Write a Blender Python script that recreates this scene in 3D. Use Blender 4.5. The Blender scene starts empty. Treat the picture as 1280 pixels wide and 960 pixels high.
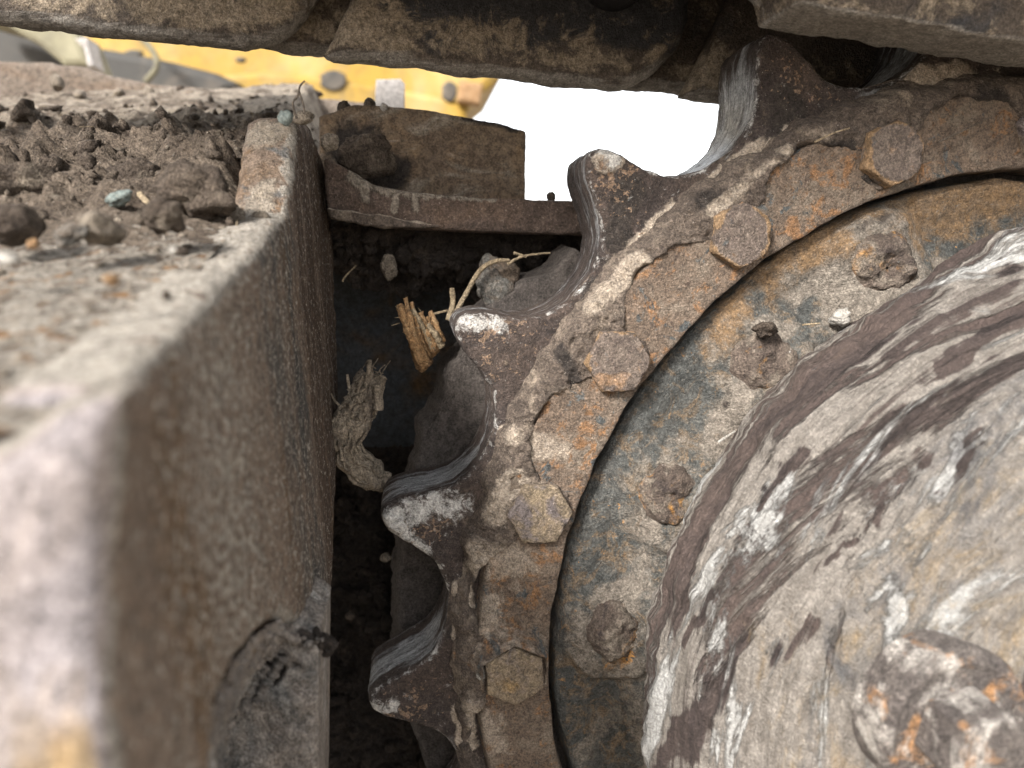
import bpy, bmesh, math, random
import numpy as np
from mathutils import Vector, Matrix
random.seed(7)
rng = np.random.default_rng(7)
S = bpy.context.scene
COL = S.collection

# ------------------------------------------------------------------ camera
# World: X to the right along the sprocket face, Z up in it, -Y out of it; origin = sprocket axis on the flange face.
# (u, v, w) below means world (u, -w, v).
RC = np.array([[0.9897557, -0.05186953, 0.13301583], [0.07376713, 0.98346552, -0.1653904], [-0.12223776, 0.17350829, 0.97721687]])
CC = np.array([-0.33819639, 0.24694476, 0.39690451])
def uvw(a):
    a = np.asarray(a, float); return np.stack([a[..., 0], -a[..., 2], a[..., 1]], -1)
def ray(x, y): return np.array([(x-640)/960., -(y-480)/960., -1.]) @ RC
def at(x, y, w):                       # point of the plane w = const seen at a pixel of the 1280x960 photograph
    d = ray(x, y); return CC + d*(w-CC[2])/d[2]
def atz(x, y, z): return CC + ray(x, y)*z
def aton(x, y, p, n):
    d = ray(x, y); return CC + d*(((p-CC) @ n)/(d @ n))
def depth(p): return float(-(RC[2] @ (np.asarray(p)-CC)))
cam = bpy.data.objects.new('camera', bpy.data.cameras.new('camera'))
COL.objects.link(cam)
cam.data.sensor_width = 36; cam.data.lens = 27; cam.data.clip_start = 0.01; cam.data.clip_end = 600
m = Matrix.Identity(4)
for i in range(3):
    ax = uvw(RC[i])
    for j in range(3): m[j][i] = ax[j]
for j in range(3): m[j][3] = uvw(CC)[j]
cam.matrix_world = m
cam.data.dof.use_dof = True; cam.data.dof.focus_distance = 0.425; cam.data.dof.aperture_fstop = 6.2
S.camera = cam

# ------------------------------------------------------------------ light
EL, AZ = math.radians(37), math.radians(-40)       # overcast glow from high on the left, behind the camera
sd = Vector((math.sin(AZ)*math.cos(EL), -math.cos(AZ)*math.cos(EL), math.sin(EL)))
world = bpy.data.worlds.new('World'); S.world = world; world.use_nodes = True
nt = world.node_tree; bg = nt.nodes['Background']
sky = nt.nodes.new('ShaderNodeTexSky'); sky.sky_type = 'NISHITA'; sky.sun_disc = False
sky.sun_elevation = EL; sky.sun_rotation = math.atan2(sd.x, sd.y)
sky.air_density = 1.0; sky.dust_density = 4.0; sky.ozone_density = 1.0
tcw = nt.nodes.new('ShaderNodeTexCoord'); cn_ = nt.nodes.new('ShaderNodeTexNoise'); cn_.inputs['Scale'].default_value = 2.2; cn_.inputs['Detail'].default_value = 5
nt.links.new(tcw.outputs['Generated'], cn_.inputs['Vector'])
cr_ = nt.nodes.new('ShaderNodeValToRGB'); cr_.color_ramp.elements[0].position = .3; cr_.color_ramp.elements[1].position = .7     # bright even overcast
cr_.color_ramp.elements[0].color = (1.95, 1.96, 1.95, 1); cr_.color_ramp.elements[1].color = (2.25, 2.26, 2.25, 1); nt.links.new(cn_.outputs['Fac'], cr_.inputs[0])
mx = nt.nodes.new('ShaderNodeMix'); mx.data_type = 'RGBA'; mx.inputs[0].default_value = .9
nt.links.new(sky.outputs[0], mx.inputs[6]); nt.links.new(cr_.outputs[0], mx.inputs[7]); nt.links.new(mx.outputs[2], bg.inputs[0]); bg.inputs[1].default_value = 0.15
sun = bpy.data.objects.new('sun', bpy.data.lights.new('sun', 'SUN')); COL.objects.link(sun)
sun.data.energy = 1.5; sun.data.angle = math.radians(12); sun.data.color = (1, 0.965, 0.92)
sun.rotation_euler = sd.to_track_quat('Z', 'Y').to_euler()
V = S.view_settings; V.view_transform = 'Standard'; V.look = 'None'; V.gamma = 1; V.use_curve_mapping = False
V.exposure = 2.84

# ------------------------------------------------------------------ numpy noise
def _h(ix, iy, iz, seed):
    h = (ix.astype(np.uint32)*np.uint32(374761393)) ^ (iy.astype(np.uint32)*np.uint32(668265263)) ^ (iz.astype(np.uint32)*np.uint32(2147483647)) ^ np.uint32(seed*2654435 & 0xffffffff)
    h = (h ^ (h >> np.uint32(13)))*np.uint32(1274126177); h = h ^ (h >> np.uint32(16)); h = h*np.uint32(2246822519)
    return h ^ (h >> np.uint32(15))
def pn(P, seed=0):
    with np.errstate(over='ignore'):
        F = np.floor(P); q = P-F; I = F.astype(np.int64)
        t = q*q*q*(q*(q*6-15)+10); out = np.zeros(len(P))
        for dx in (0, 1):
            for dy in (0, 1):
                for dz in (0, 1):
                    h = _h(I[:, 0]+dx, I[:, 1]+dy, I[:, 2]+dz, seed)
                    gx = ((h & 1023)/511.5-1); gy = (((h >> np.uint32(10)) & 1023)/511.5-1); gz = (((h >> np.uint32(20)) & 1023)/511.5-1)
                    wgt = (t[:, 0] if dx else 1-t[:, 0])*(t[:, 1] if dy else 1-t[:, 1])*(t[:, 2] if dz else 1-t[:, 2])
                    out += wgt*(gx*(q[:, 0]-dx)+gy*(q[:, 1]-dy)+gz*(q[:, 2]-dz))
    return out
def fbm(P, scale, octv=4, seed=0, gain=0.5, ridge=False):
    out = 0; a = 1
    for o in range(octv):
        n = pn(P*scale*(2**o)+o*17.3, seed+o)
        out = out + a*((0.35-np.abs(n))*1.6 if ridge else n); a *= gain
    return out
def sm(a, b, x):
    t = np.clip((x-a)/(b-a), 0, 1); return t*t*(3-2*t)

# ------------------------------------------------------------------ meshes
def mesh(name, verts, faces, mat=None, parent=None, smooth=True):
    me = bpy.data.meshes.new(name)
    me.from_pydata([tuple(map(float, v)) for v in verts], [], [tuple(map(int, f)) for f in faces]); me.update()
    return link(name, me, mat, parent, smooth)
def link(name, me, mat=None, parent=None, smooth=True):
    if smooth: me.polygons.foreach_set('use_smooth', np.ones(len(me.polygons), bool))
    else: me.polygons.foreach_set('use_smooth', np.zeros(len(me.polygons), bool))
    if mat: me.materials.clear(); me.materials.append(mat)
    o = bpy.data.objects.new(name, me); COL.objects.link(o)
    if parent: o.parent = parent
    return o
def thing(name, label, cat, group=None, kind=None):
    o = bpy.data.objects.new(name, None); COL.objects.link(o); tag(o, label, cat, group, kind); return o
def tag(o, label=None, cat=None, group=None, kind=None):
    for k, v in (('label', label), ('category', cat), ('group', group), ('kind', kind)):
        if v: o[k] = v
    return o
def co(o):
    a = np.empty(len(o.data.vertices)*3); o.data.vertices.foreach_get('co', a); return a.reshape(-1, 3)
def no(o):
    a = np.empty(len(o.data.vertices)*3); o.data.vertices.foreach_get('normal', a); return a.reshape(-1, 3)
def setco(o, c): o.data.vertices.foreach_set('co', np.ascontiguousarray(c, dtype=np.float64).ravel()); o.data.update()
def attr(o, name, val):
    a = o.data.attributes.get(name) or o.data.attributes.new(name, 'FLOAT', 'POINT'); a.data.foreach_set('value', np.ascontiguousarray(val, dtype=np.float32))
def vattr(o, name, val):
    a = o.data.attributes.new(name, 'FLOAT_VECTOR', 'POINT'); a.data.foreach_set('vector', np.ascontiguousarray(val, dtype=np.float32).ravel())
def disp(o, *specs):
    c, n = co(o), no(o); d = 0
    for (amp, scale, octv, seed) in specs: d = d+amp*fbm(c, scale, octv, seed)
    setco(o, c+n*np.asarray(d)[:, None]); return o
def grid(name, A, mat, parent=None, closed=False):            # A: (n, m, 3) array of points
    n, k = A.shape[:2]; F = []
    idx = np.arange(n*k).reshape(n, k)
    a = idx[:-1, :-1]; b = idx[1:, :-1]; c = idx[1:, 1:]; d = idx[:-1, 1:]
    F = np.stack([a, b, c, d], -1).reshape(-1, 4)
    if closed:
        F = np.concatenate([F, np.stack([idx[-1, :-1], idx[0, :-1], idx[0, 1:], idx[-1, 1:]], -1)])
    me = bpy.data.meshes.new(name)
    me.vertices.add(n*k); me.vertices.foreach_set('co', A.reshape(-1).astype(np.float32))
    me.loops.add(F.size); me.loops.foreach_set('vertex_index', F.ravel().astype(np.int32))
    me.polygons.add(len(F)); me.polygons.foreach_set('loop_start', (np.arange(len(F))*4).astype(np.int32))
    me.polygons.foreach_set('loop_total', np.full(len(F), 4, np.int32)); me.update(calc_edges=True); me.validate()
    return link(name, me, mat, parent)
def prism_into(bm, pts, off, bev=0.0, seg=2):      # pts: world points of one face (in order); off: world vector to the other face
    off = Vector(off); vs = [bm.verts.new(Vector(p)) for p in pts]; ws = [bm.verts.new(Vector(p)+off) for p in pts]
    f1 = bm.faces.new(vs); f2 = bm.faces.new(ws[::-1]); n = len(vs); fs = [f1, f2]
    for i in range(n): fs.append(bm.faces.new([vs[i], ws[i], ws[(i+1) % n], vs[(i+1) % n]]))
    bmesh.ops.recalc_face_normals(bm, faces=fs)
    if bev:
        es = list(f1.edges)+list(f2.edges)
        bmesh.ops.bevel(bm, geom=es, offset=bev, segments=seg, affect='EDGES', profile=0.5)
def remesh(name, bm, vox, mat, parent=None, smooth_it=0):
    bmesh.ops.triangulate(bm, faces=bm.faces[:])
    me = bpy.data.meshes.new(name); bm.to_mesh(me); bm.free()
    o = bpy.data.objects.new(name, me); COL.objects.link(o)
    md = o.modifiers.new('r', 'REMESH'); md.mode = 'VOXEL'; md.voxel_size = vox; md.adaptivity = 0
    if smooth_it:
        sd_ = o.modifiers.new('s', 'SMOOTH'); sd_.iterations = smooth_it; sd_.factor = 0.5
    dg = bpy.context.evaluated_depsgraph_get(); me2 = bpy.data.meshes.new_from_object(o.evaluated_get(dg))
    bpy.data.objects.remove(o); bpy.data.meshes.remove(me); me2.name = name
    return link(name, me2, mat, parent)
def tube_into(bm, pts, radii, seg=8, cap=True):
    pts = [Vector(p) for p in pts]; rings = []
    for i, p in enumerate(pts):
        t = (pts[min(i+1, len(pts)-1)]-pts[max(i-1, 0)]).normalized()
        up = Vector((0.31, 0.2, 0.93)); 
        if abs(t.dot(up)) > .95: up = Vector((1, 0, 0))
        a = t.cross(up).normalized(); b = t.cross(a)
        r = radii[i] if hasattr(radii, '__len__') else radii
        rings.append([bm.verts.new(p+(a*math.cos(2*math.pi*k/seg)+b*math.sin(2*math.pi*k/seg))*r) for k in range(seg)])
    for i in range(len(rings)-1):
        for k in range(seg): bm.faces.new([rings[i][k], rings[i][(k+1) % seg], rings[i+1][(k+1) % seg], rings[i+1][k]])
    if cap: bm.faces.new(rings[0][::-1]); bm.faces.new(rings[-1])
def bmobj(name, bm, mat, parent=None, smooth=True):
    bmesh.ops.recalc_face_normals(bm, faces=bm.faces[:])
    me = bpy.data.meshes.new(name); bm.to_mesh(me); bm.free(); return link(name, me, mat, parent, smooth)
def spline(pts, n):
    P = np.array(pts, float); k = len(P); t = np.linspace(0, k-1, n); i = np.clip(t.astype(int), 0, k-2); f = (t-i)[:, None]
    p0 = P[np.clip(i-1, 0, k-1)]; p1 = P[i]; p2 = P[i+1]; p3 = P[np.clip(i+2, 0, k-1)]
    return 0.5*((2*p1)+(-p0+p2)*f+(2*p0-5*p1+4*p2-p3)*f*f+(-p0+3*p1-3*p2+p3)*f**3)
def paint(c, patches, w, fall=1.0):        # c: world coords; patches: (x0, y0, x1, y1, radius px) capsules on plane w -> 0..1 (0.5 on the outline)
    out = np.zeros(len(c))
    for (x0, y0, x1, y1, r) in patches:
        a = uvw(at(x0, y0, w)); b = uvw(at(x1, y1, w)); R = r*depth(at((x0+x1)/2, (y0+y1)/2, w))/960
        d = b-a; L = float(d @ d); t = np.clip(((c-a) @ d)/L, 0, 1) if L > 1e-9 else np.zeros(len(c))
        dist = np.linalg.norm((c-a-t[:, None]*d), axis=1)
        out = np.maximum(out, np.clip(1-0.5*(dist/R)**fall, 0, 1))
    return out

def rock(name, ctr, r, mat, seed, sub=3, rough=.5, squash=(1, 1, 1), parent=None):
    bm = bmesh.new(); bmesh.ops.create_icosphere(bm, subdivisions=sub, radius=1.0); me = bpy.data.meshes.new(name); bm.to_mesh(me); bm.free()
    o = link(name, me, mat, parent); c = co(o); f = 1+rough*fbm(c, 1.1, 4, seed)+rough*.3*fbm(c, 4, 3, seed+50)
    R = np.linalg.qr(np.random.default_rng(seed).normal(size=(3, 3)))[0]
    c = (c*f[:, None]*np.array(squash))*r; setco(o, c); o.location = ctr; o.rotation_euler = (.2*math.sin(seed), .3*math.cos(seed), seed*.7); return o

def crumbs(name, pts, rad, mat, label=None, parent=None):
    ico = bmesh.new(); bmesh.ops.create_icosphere(ico, subdivisions=1, radius=1.0); iv = np.array([v.co[:] for v in ico.verts]); ifc = np.array([[v.index for v in f.verts] for f in ico.faces]); ico.free()
    k = len(pts); VV = np.repeat(iv[None], k, 0)*(1+.35*rng.normal(size=(k, len(iv), 1)).clip(-1, 1))
    VV = VV*rng.uniform(.6, 1.2, (k, 1, 3))*np.asarray(rad)[:, None, None]+np.asarray(pts)[:, None]
    FF = (ifc[None]+np.arange(k)[:, None, None]*len(iv)).reshape(-1, 3)
    me = bpy.data.meshes.new(name); me.vertices.add(k*len(iv)); me.vertices.foreach_set('co', VV.ravel().astype(np.float32))
    me.loops.add(FF.size); me.loops.foreach_set('vertex_index', FF.ravel().astype(np.int32)); me.polygons.add(len(FF))
    me.polygons.foreach_set('loop_start', (np.arange(len(FF))*3).astype(np.int32)); me.polygons.foreach_set('loop_total', np.full(len(FF), 3, np.int32)); me.update(calc_edges=True)
    o = link(name, me, mat, parent); o['kind'] = 'stuff'
    if label: o['label'] = label
    return o

# ------------------------------------------------------------------ materials
class G:
    def __init__(s, name):
        s.m = bpy.data.materials.new(name); s.m.use_nodes = True; s.t = s.m.node_tree; s.b = s.t.nodes['Principled BSDF']
        s.tc = s.t.nodes.new('ShaderNodeTexCoord').outputs['Object']
    def n(s, typ, **k):
        o = s.t.nodes.new(typ)
        for a, v in k.items(): setattr(o, a, v)
        return o
    def put(s, sock, v):
        if isinstance(v, bpy.types.NodeSocket): s.t.links.new(v, sock)
        elif isinstance(v, tuple): sock.default_value = (*v, 1) if len(sock.default_value) == 4 and len(v) == 3 else v
        else: sock.default_value = v
    def math(s, op, a, b=0.0, clamp=False):
        o = s.n('ShaderNodeMath', operation=op, use_clamp=clamp); s.put(o.inputs[0], a); s.put(o.inputs[1], b); return o.outputs[0]
    def vec(s, src, sc):
        o = s.n('ShaderNodeVectorMath', operation='MULTIPLY'); s.put(o.inputs[0], src); o.inputs[1].default_value = sc; return o.outputs[0]
    def shift(s, src, v):
        o = s.n('ShaderNodeVectorMath', operation='ADD'); s.put(o.inputs[0], src); s.put(o.inputs[1], v); return o.outputs[0]
    def attr(s, name, vec=False):
        o = s.n('ShaderNodeAttribute', attribute_name=name); return o.outputs['Vector' if vec else 'Fac']
    def noise(s, vec, scale, detail=6, rough=0.6, dist=0.0):
        o = s.n('ShaderNodeTexNoise'); s.put(o.inputs['Vector'], vec); o.inputs['Scale'].default_value = scale
        o.inputs['Detail'].default_value = detail; o.inputs['Roughness'].default_value = rough; o.inputs['Distortion'].default_value = dist
        return o.outputs['Fac']
    def vor(s, vec, scale, feature='F1', out='Distance'):
        o = s.n('ShaderNodeTexVoronoi', feature=feature); s.put(o.inputs['Vector'], vec); o.inputs['Scale'].default_value = scale; return o.outputs[out]
    def step(s, x, lo, hi):
        o = s.n('ShaderNodeMapRange', interpolation_type='SMOOTHSTEP'); s.put(o.inputs['Value'], x); o.inputs['From Min'].default_value = lo; o.inputs['From Max'].default_value = hi
        return o.outputs[0]
    def mix(s, f, a, b):
        o = s.n('ShaderNodeMix', data_type='RGBA'); s.put(o.inputs[0], f); s.put(o.inputs[6], a); s.put(o.inputs[7], b); return o.outputs[2]
    def mixf(s, f, a, b):
        o = s.n('ShaderNodeMix', data_type='FLOAT'); s.put(o.inputs[0], f); s.put(o.inputs[2], a); s.put(o.inputs[3], b); return o.outputs[0]
def surf(name, base, layers=(), rough=0.75, bump=((90, 0.0012), (600, 0.0003)), scale=25, vsc=(1, 1, 1), tc=None, metal=0.0, grit=None, obj_random=False, spec=0.3, fine=800, famp=.62, fh=.0007):
    g = G(name); src = g.attr(tc, True) if tc else g.tc
    if obj_random:
        oi = g.n('ShaderNodeObjectInfo'); c = g.n('ShaderNodeCombineXYZ')
        for i in range(3): g.put(c.inputs[i], g.math('MULTIPLY', oi.outputs['Random'], 7.0+5*i))
        src = g.shift(src, c.outputs[0])
    v = g.vec(src, vsc) if vsc != (1, 1, 1) else src
    c = g.mix(g.step(g.noise(v, scale, 8, 0.65, 0.4), 0.32, 0.68), base[0], base[1])
    c = g.mix(g.step(g.noise(v, scale*9, 5, 0.7), 0.42, 0.75), c, base[2] if len(base) > 2 else base[0])
    R = rough; M = metal; H = 0.0
    for (s_, h_) in bump: H = g.math('ADD', H, g.math('MULTIPLY', g.noise(v, s_, 7, 0.66, 0.2), h_*1.8))
    for k, L in enumerate(layers):
        lsrc = g.attr(L['tc'], True) if L.get('tc') else src
        lv = g.vec(g.shift(lsrc, (3.1*k+1, 1.7*k, 5.3*k)), L.get('vsc', vsc))
        n = g.noise(lv, L.get('scale', 30), L.get('detail', 8), L.get('nr', 0.62), L.get('dist', 0.5))
        x = g.math('MULTIPLY', g.math('SUBTRACT', n, 0.5), L.get('namp', 1.0))
        if L.get('attr'): x = g.math('ADD', x, g.attr(L['attr']))
        thr, so = L.get('thr', 0.5 if L.get('attr') else 0.1), L.get('soft', 0.05)
        mk = g.step(x, thr-so, thr+so)
        if L.get('amt', 1) != 1: mk = g.math('MULTIPLY', mk, L['amt'])
        n2 = g.noise(lv, L.get('scale', 30)*L.get('fine', 4), 6, 0.7)
        lc = g.mix(g.step(n2, 0.35, 0.65), L['col'][0], L['col'][-1])
        c = g.mix(mk, c, lc); R = g.mixf(mk, R, L.get('rough', 0.85)); M = g.mixf(mk, M, L.get('metal', 0.0))
        if L.get('h'): H = g.math('ADD', H, g.math('MULTIPLY', mk, L['h']))
        if L.get('hb'): H = g.math('ADD', H, g.math('MULTIPLY', g.math('MULTIPLY', mk, n2), L['hb']))
    for (gs, lo, hi, gcol, amt) in (grit or ()):
        n = g.noise(src, gs, 3, 0.75)
        mk = g.math('MULTIPLY', g.step(n, lo, hi), amt); c = g.mix(mk, c, gcol); H = g.math('ADD', H, g.math('MULTIPLY', mk, 0.0004))
    if fine:
        f1 = g.step(g.noise(src, fine, 3, 0.8), 0.36, 0.64); f2 = g.step(g.noise(src, fine*.28, 4, 0.7), 0.34, 0.66)
        k = g.math('ADD', 1-famp, g.math('ADD', g.math('MULTIPLY', f1, famp*1.15), g.math('MULTIPLY', f2, famp*.85)))
        mm = g.n('ShaderNodeVectorMath', operation='SCALE'); g.put(mm.inputs[0], c); g.put(mm.inputs['Scale'], k); c = mm.outputs[0]
        H = g.math('ADD', H, g.math('MULTIPLY', f1, fh))
    g.put(g.b.inputs['Base Color'], c); g.put(g.b.inputs['Roughness'], R); g.put(g.b.inputs['Metallic'], M)
    g.b.inputs['Specular IOR Level'].default_value = spec
    b = g.n('ShaderNodeBump'); b.inputs['Distance'].default_value = 1.0; b.inputs['Strength'].default_value = 1.0
    g.put(b.inputs['Height'], H); g.put(g.b.inputs['Normal'], b.outputs[0])
    return g.m
TAN = ((.30, .245, .19), (.40, .335, .27)); DARK = ((.030, .024, .021), (.055, .044, .037)); RUST = ((.27, .125, .045), (.36, .20, .10))
BLUE = ((.055, .068, .075), (.10, .11, .115)); ORANGE = ((.42, .17, .03), (.5, .25, .06)); PALE = ((.5, .47, .43), (.62, .6, .57)); STEEL = ((.33, .35, .37), (.60, .62, .64))
WHITE_GRIT = (900, .66, .72, (.55, .52, .47), .8)
M = {}
M['casting'] = surf('sprocket steel', ((.056, .040, .033), (.088, .065, .053), (.042, .031, .026)), [
    dict(col=((.040, .031, .028), (.065, .05, .044)), scale=22, thr=.02, soft=.1),
    dict(col=((.20, .155, .115), (.15, .115, .085)), scale=60, thr=.17, soft=.06, hb=.0008),
    dict(col=DARK, attr='black', scale=70, namp=1.4, soft=.12, hb=.0012),
    dict(col=TAN, attr='mud', scale=60, namp=1.3, soft=.08, h=.0006, hb=.0006),
    dict(col=((.24, .15, .095), (.2, .15, .11)), attr='fleck', scale=330, detail=5, namp=2.4, thr=.86, soft=.06),
    dict(col=((.22, .22, .22), (.5, .51, .52)), attr='bare', scale=150, vsc=(.16, 1, .16), namp=2.4, thr=.50, soft=.25, rough=.38, metal=.6),
    dict(col=((.44, .42, .39), (.56, .545, .52)), attr='chalk', scale=150, namp=3.0, thr=.52, soft=.22, nr=.75, hb=.0006, amt=.9)],
    rough=.62, bump=((70, .0009), (420, .0006), (1500, .0002)), scale=18, grit=[WHITE_GRIT])
M['flange'] = surf('flange rust', ((.142, .104, .077), (.20, .146, .107), (.105, .08, .063)), [
    dict(col=((.20, .165, .13), (.255, .215, .17)), scale=40, thr=.07, soft=.12, amt=.7),
    dict(col=((.27, .142, .066), (.24, .14, .078)), scale=85, thr=.08, soft=.05, nr=.7),
    dict(col=((.065, .072, .074), (.11, .112, .108)), scale=62, thr=.10, soft=.03, dist=.8, nr=.68),
    dict(col=((.085, .06, .047), (.11, .08, .062)), scale=170, thr=.13, soft=.04),
    dict(col=TAN, attr='mud', scale=90, namp=2.4, thr=.55, soft=.22, hb=.0005, amt=.8)],
    rough=.72, bump=((120, .0012), (500, .0012), (1700, .0004)), scale=45, grit=[(1100, .66, .72, (.42, .37, .30), .5)], famp=.6)
M['bolt'] = surf('bolt rust', ((.115, .088, .074), (.155, .12, .10), (.09, .069, .06)), [
    dict(col=((.27, .16, .085), (.22, .14, .09)), scale=55, thr=.10, soft=.06),
    dict(col=BLUE, scale=70, thr=.15, soft=.04), dict(col=((.21, .17, .135), (.26, .215, .17)), scale=200, thr=.03, soft=.2, amt=.4),
    dict(col=((.23, .145, .078), (.27, .18, .105)), attr='edge', scale=60, namp=2.2, thr=.6, soft=.1)],
    rough=.6, bump=((150, .0007), (700, .0005)), scale=50, obj_random=True, grit=[(1300, .67, .73, (.5, .46, .4), .5)])
M['boltmud'] = surf('bolt ochre mud', ((.25, .195, .128), (.22, .17, .12), (.18, .145, .12)), [
    dict(col=((.19, .16, .15), (.15, .125, .12)), scale=45, thr=.05, soft=.06),
    dict(col=((.29, .19, .085), (.26, .18, .1)), scale=35, thr=.14, soft=.06)],
    rough=.75, bump=((150, .0006), (700, .0004)), scale=30, obj_random=True)
M['crust'] = surf('dried mud crust', ((.10, .077, .062), (.165, .13, .103), (.07, .054, .045)), [
    dict(col=((.25, .2, .155), (.32, .26, .2)), scale=55, thr=.13, soft=.1, hb=.001),
    dict(col=DARK, attr='black', scale=50, namp=1.2, soft=.15, hb=.001),
    dict(col=TAN, attr='mud', scale=70, namp=1.2, soft=.15)],
    rough=.9, bump=((160, .0016), (600, .0012), (1600, .0004)), scale=45, grit=[(700, .64, .7, (.42, .37, .31), .7), (1400, .66, .72, (.5, .46, .4), .6)])
M['disc'] = surf('disc paint and rust', ((.063, .066, .063), (.097, .097, .090), (.05, .052, .049)), [
    dict(col=((.165, .118, .076), (.14, .108, .076)), scale=75, thr=.05, soft=.06, dist=.8, nr=.72),
    dict(col=((.215, .135, .07), (.17, .118, .075)), attr='brown', scale=45, namp=1.9, soft=.22, nr=.7),
    dict(col=((.26, .15, .068), (.22, .14, .075)), scale=160, thr=.15, soft=.04, nr=.7),
    dict(col=((.42, .19, .04), (.46, .24, .07)), attr='orange', scale=170, namp=2.2, soft=.08),
    dict(col=((.16, .148, .13), (.215, .2, .175)), scale=230, thr=.13, soft=.06, dist=2.5, amt=.7),
    dict(col=((.17, .145, .12), (.235, .205, .17)), attr='mud', scale=55, namp=1.9, soft=.2, nr=.7, hb=.0008),
    dict(col=DARK, attr='black', scale=60, namp=1.2, soft=.15)],
    rough=.7, bump=((140, .0009), (600, .0009)), scale=40, grit=[(1200, .68, .73, (.5, .47, .42), .6)], famp=.6)
M['hub'] = surf('hub cover', ((.066, .048, .043), (.105, .078, .066), (.05, .038, .035)), [
    dict(col=((.25, .135, .06), (.17, .10, .06)), scale=22, vsc=(.07, 1, 1), thr=.17, soft=.04),
    dict(col=((.165, .146, .127), (.25, .226, .20)), attr='mud', scale=15, vsc=(.20, 1, 1), namp=2.7, thr=.5, soft=.05, dist=.9, nr=.7, h=.0036, hb=.0026, fine=14),
    dict(col=((.31, .303, .288), (.42, .415, .40)), attr='pale', scale=30, vsc=(.3, 1, 1), namp=2.6, thr=.62, soft=.08, dist=.8, nr=.7, h=.0022, hb=.002),
    dict(col=((.29, .195, .09), (.26, .2, .12)), attr='ochre', scale=60, vsc=(.4, 1, 1), namp=2.4, thr=.74, soft=.3, nr=.75, amt=.8),
    dict(col=((.075, .072, .075), (.125, .122, .122)), attr='ochre', scale=26, vsc=(.5, 1, 1), namp=2.2, thr=.68, soft=.16),
    dict(col=((.045, .034, .032), (.075, .056, .049)), attr='scrape', scale=26, vsc=(.055, 1, 1), namp=2.6, thr=.60, soft=.06, nr=.66, dist=.6)],
    rough=.72, bump=((60, .0024), (260, .0018), (900, .0008)), scale=16, vsc=(.22, 1, 1), tc='tc', famp=.36)
M['plate'] = surf('side plate', ((.19, .137, .10), (.265, .20, .15), (.145, .105, .08)), [
    dict(col=((.175, .105, .055), (.14, .09, .052)), scale=20, vsc=(1, 1, .16), thr=.10, soft=.07, nr=.7),
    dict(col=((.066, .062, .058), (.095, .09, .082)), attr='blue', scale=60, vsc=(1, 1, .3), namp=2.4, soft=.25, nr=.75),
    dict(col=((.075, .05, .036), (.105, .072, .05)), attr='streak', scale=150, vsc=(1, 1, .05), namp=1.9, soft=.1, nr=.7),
    dict(col=((.40, .36, .30), (.54, .49, .42)), attr='grit', scale=380, vsc=(1, 1, 1), detail=4, nr=.75, dist=0.0, namp=3.8, thr=.74, soft=.1, hb=.0022),
    dict(col=((.30, .265, .22), (.39, .355, .31)), attr='top', scale=150, namp=2.2, thr=.5, soft=.2, hb=.002),
    dict(col=((.17, .12, .09), (.13, .1, .08)), attr='top', scale=60, namp=2.6, thr=1.25, soft=.1),
    dict(col=((.33, .275, .25), (.38, .325, .30)), attr='front', scale=25, namp=1.0, thr=.5, soft=.15),
    dict(col=((.30, .265, .265), (.34, .305, .31)), attr='front', scale=18, namp=1.9, thr=.95, soft=.2),
    dict(col=((.38, .25, .12), (.36, .27, .17)), attr='front', scale=16, namp=1.8, thr=1.04, soft=.14, vsc=(1, 1, .4)),
    dict(col=((.12, .115, .11), (.16, .15, .14)), attr='post', scale=60, namp=2.0, thr=.55, soft=.1),
    dict(col=((.2, .125, .07), (.17, .11, .07)), attr='post', scale=80, namp=2.0, thr=.60, soft=.08),
    dict(col=((.26, .215, .165), (.34, .29, .235)), attr='mud', scale=80, namp=2.4, soft=.16, nr=.72, h=.0006, hb=.0012),
    dict(col=ORANGE, attr='orange', scale=160, namp=1.4, thr=.62, soft=.12)],
    rough=.65, bump=((120, .0014), (500, .0014), (1600, .0006)), scale=24, vsc=(1, 1, .45), famp=.6)
M['beam'] = surf('beam brown steel', ((.10, .072, .058), (.145, .106, .086), (.072, .054, .046)), [
    dict(col=((.155, .105, .075), (.12, .085, .066)), scale=18, thr=.06, soft=.1),
    dict(col=((.21, .175, .14), (.29, .25, .205)), attr='mud', scale=190, vsc=(1, 1, .3), namp=2.8, soft=.12, nr=.72, h=.0008, hb=.001),
    dict(col=DARK, attr='black', scale=50, namp=1.3, soft=.15)],
    rough=.75, bump=((90, .001), (400, .0007), (1400, .0003)), scale=22, grit=[(800, .65, .71, (.46, .41, .35), .7)])
M['spacer'] = surf('spacer plate', ((.145, .105, .074), (.20, .148, .10), (.115, .087, .066)), [
    dict(col=((.24, .16, .095), (.2, .145, .095)), scale=30, thr=.07, soft=.12),
    dict(col=((.27, .23, .185), (.34, .3, .25)), scale=40, vsc=(.4, 1, 1), thr=.1, soft=.1, dist=1.5, hb=.001),
    dict(col=DARK, attr='black', scale=50, namp=1.3, soft=.15, hb=.001)],
    rough=.8, bump=((110, .001), (500, .0007)), scale=20, grit=[(900, .66, .71, (.5, .45, .38), .5)])
M['pad'] = surf('dusty weld pad', ((.20, .17, .148), (.29, .258, .228), (.14, .118, .102)), [dict(col=((.09, .09, .09), (.12, .12, .115)), scale=30, thr=.08, soft=.1), dict(col=((.33, .22, .11), (.27, .18, .1)), scale=30, thr=.14, soft=.06), dict(col=((.33, .31, .285), (.42, .4, .37)), scale=60, thr=.14, soft=.1, hb=.001), dict(col=DARK, attr='black', scale=50, namp=1.3, soft=.15, hb=.001)], rough=.8, bump=((110, .0014), (500, .001)), scale=30, vsc=(1, 1, .5))
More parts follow.
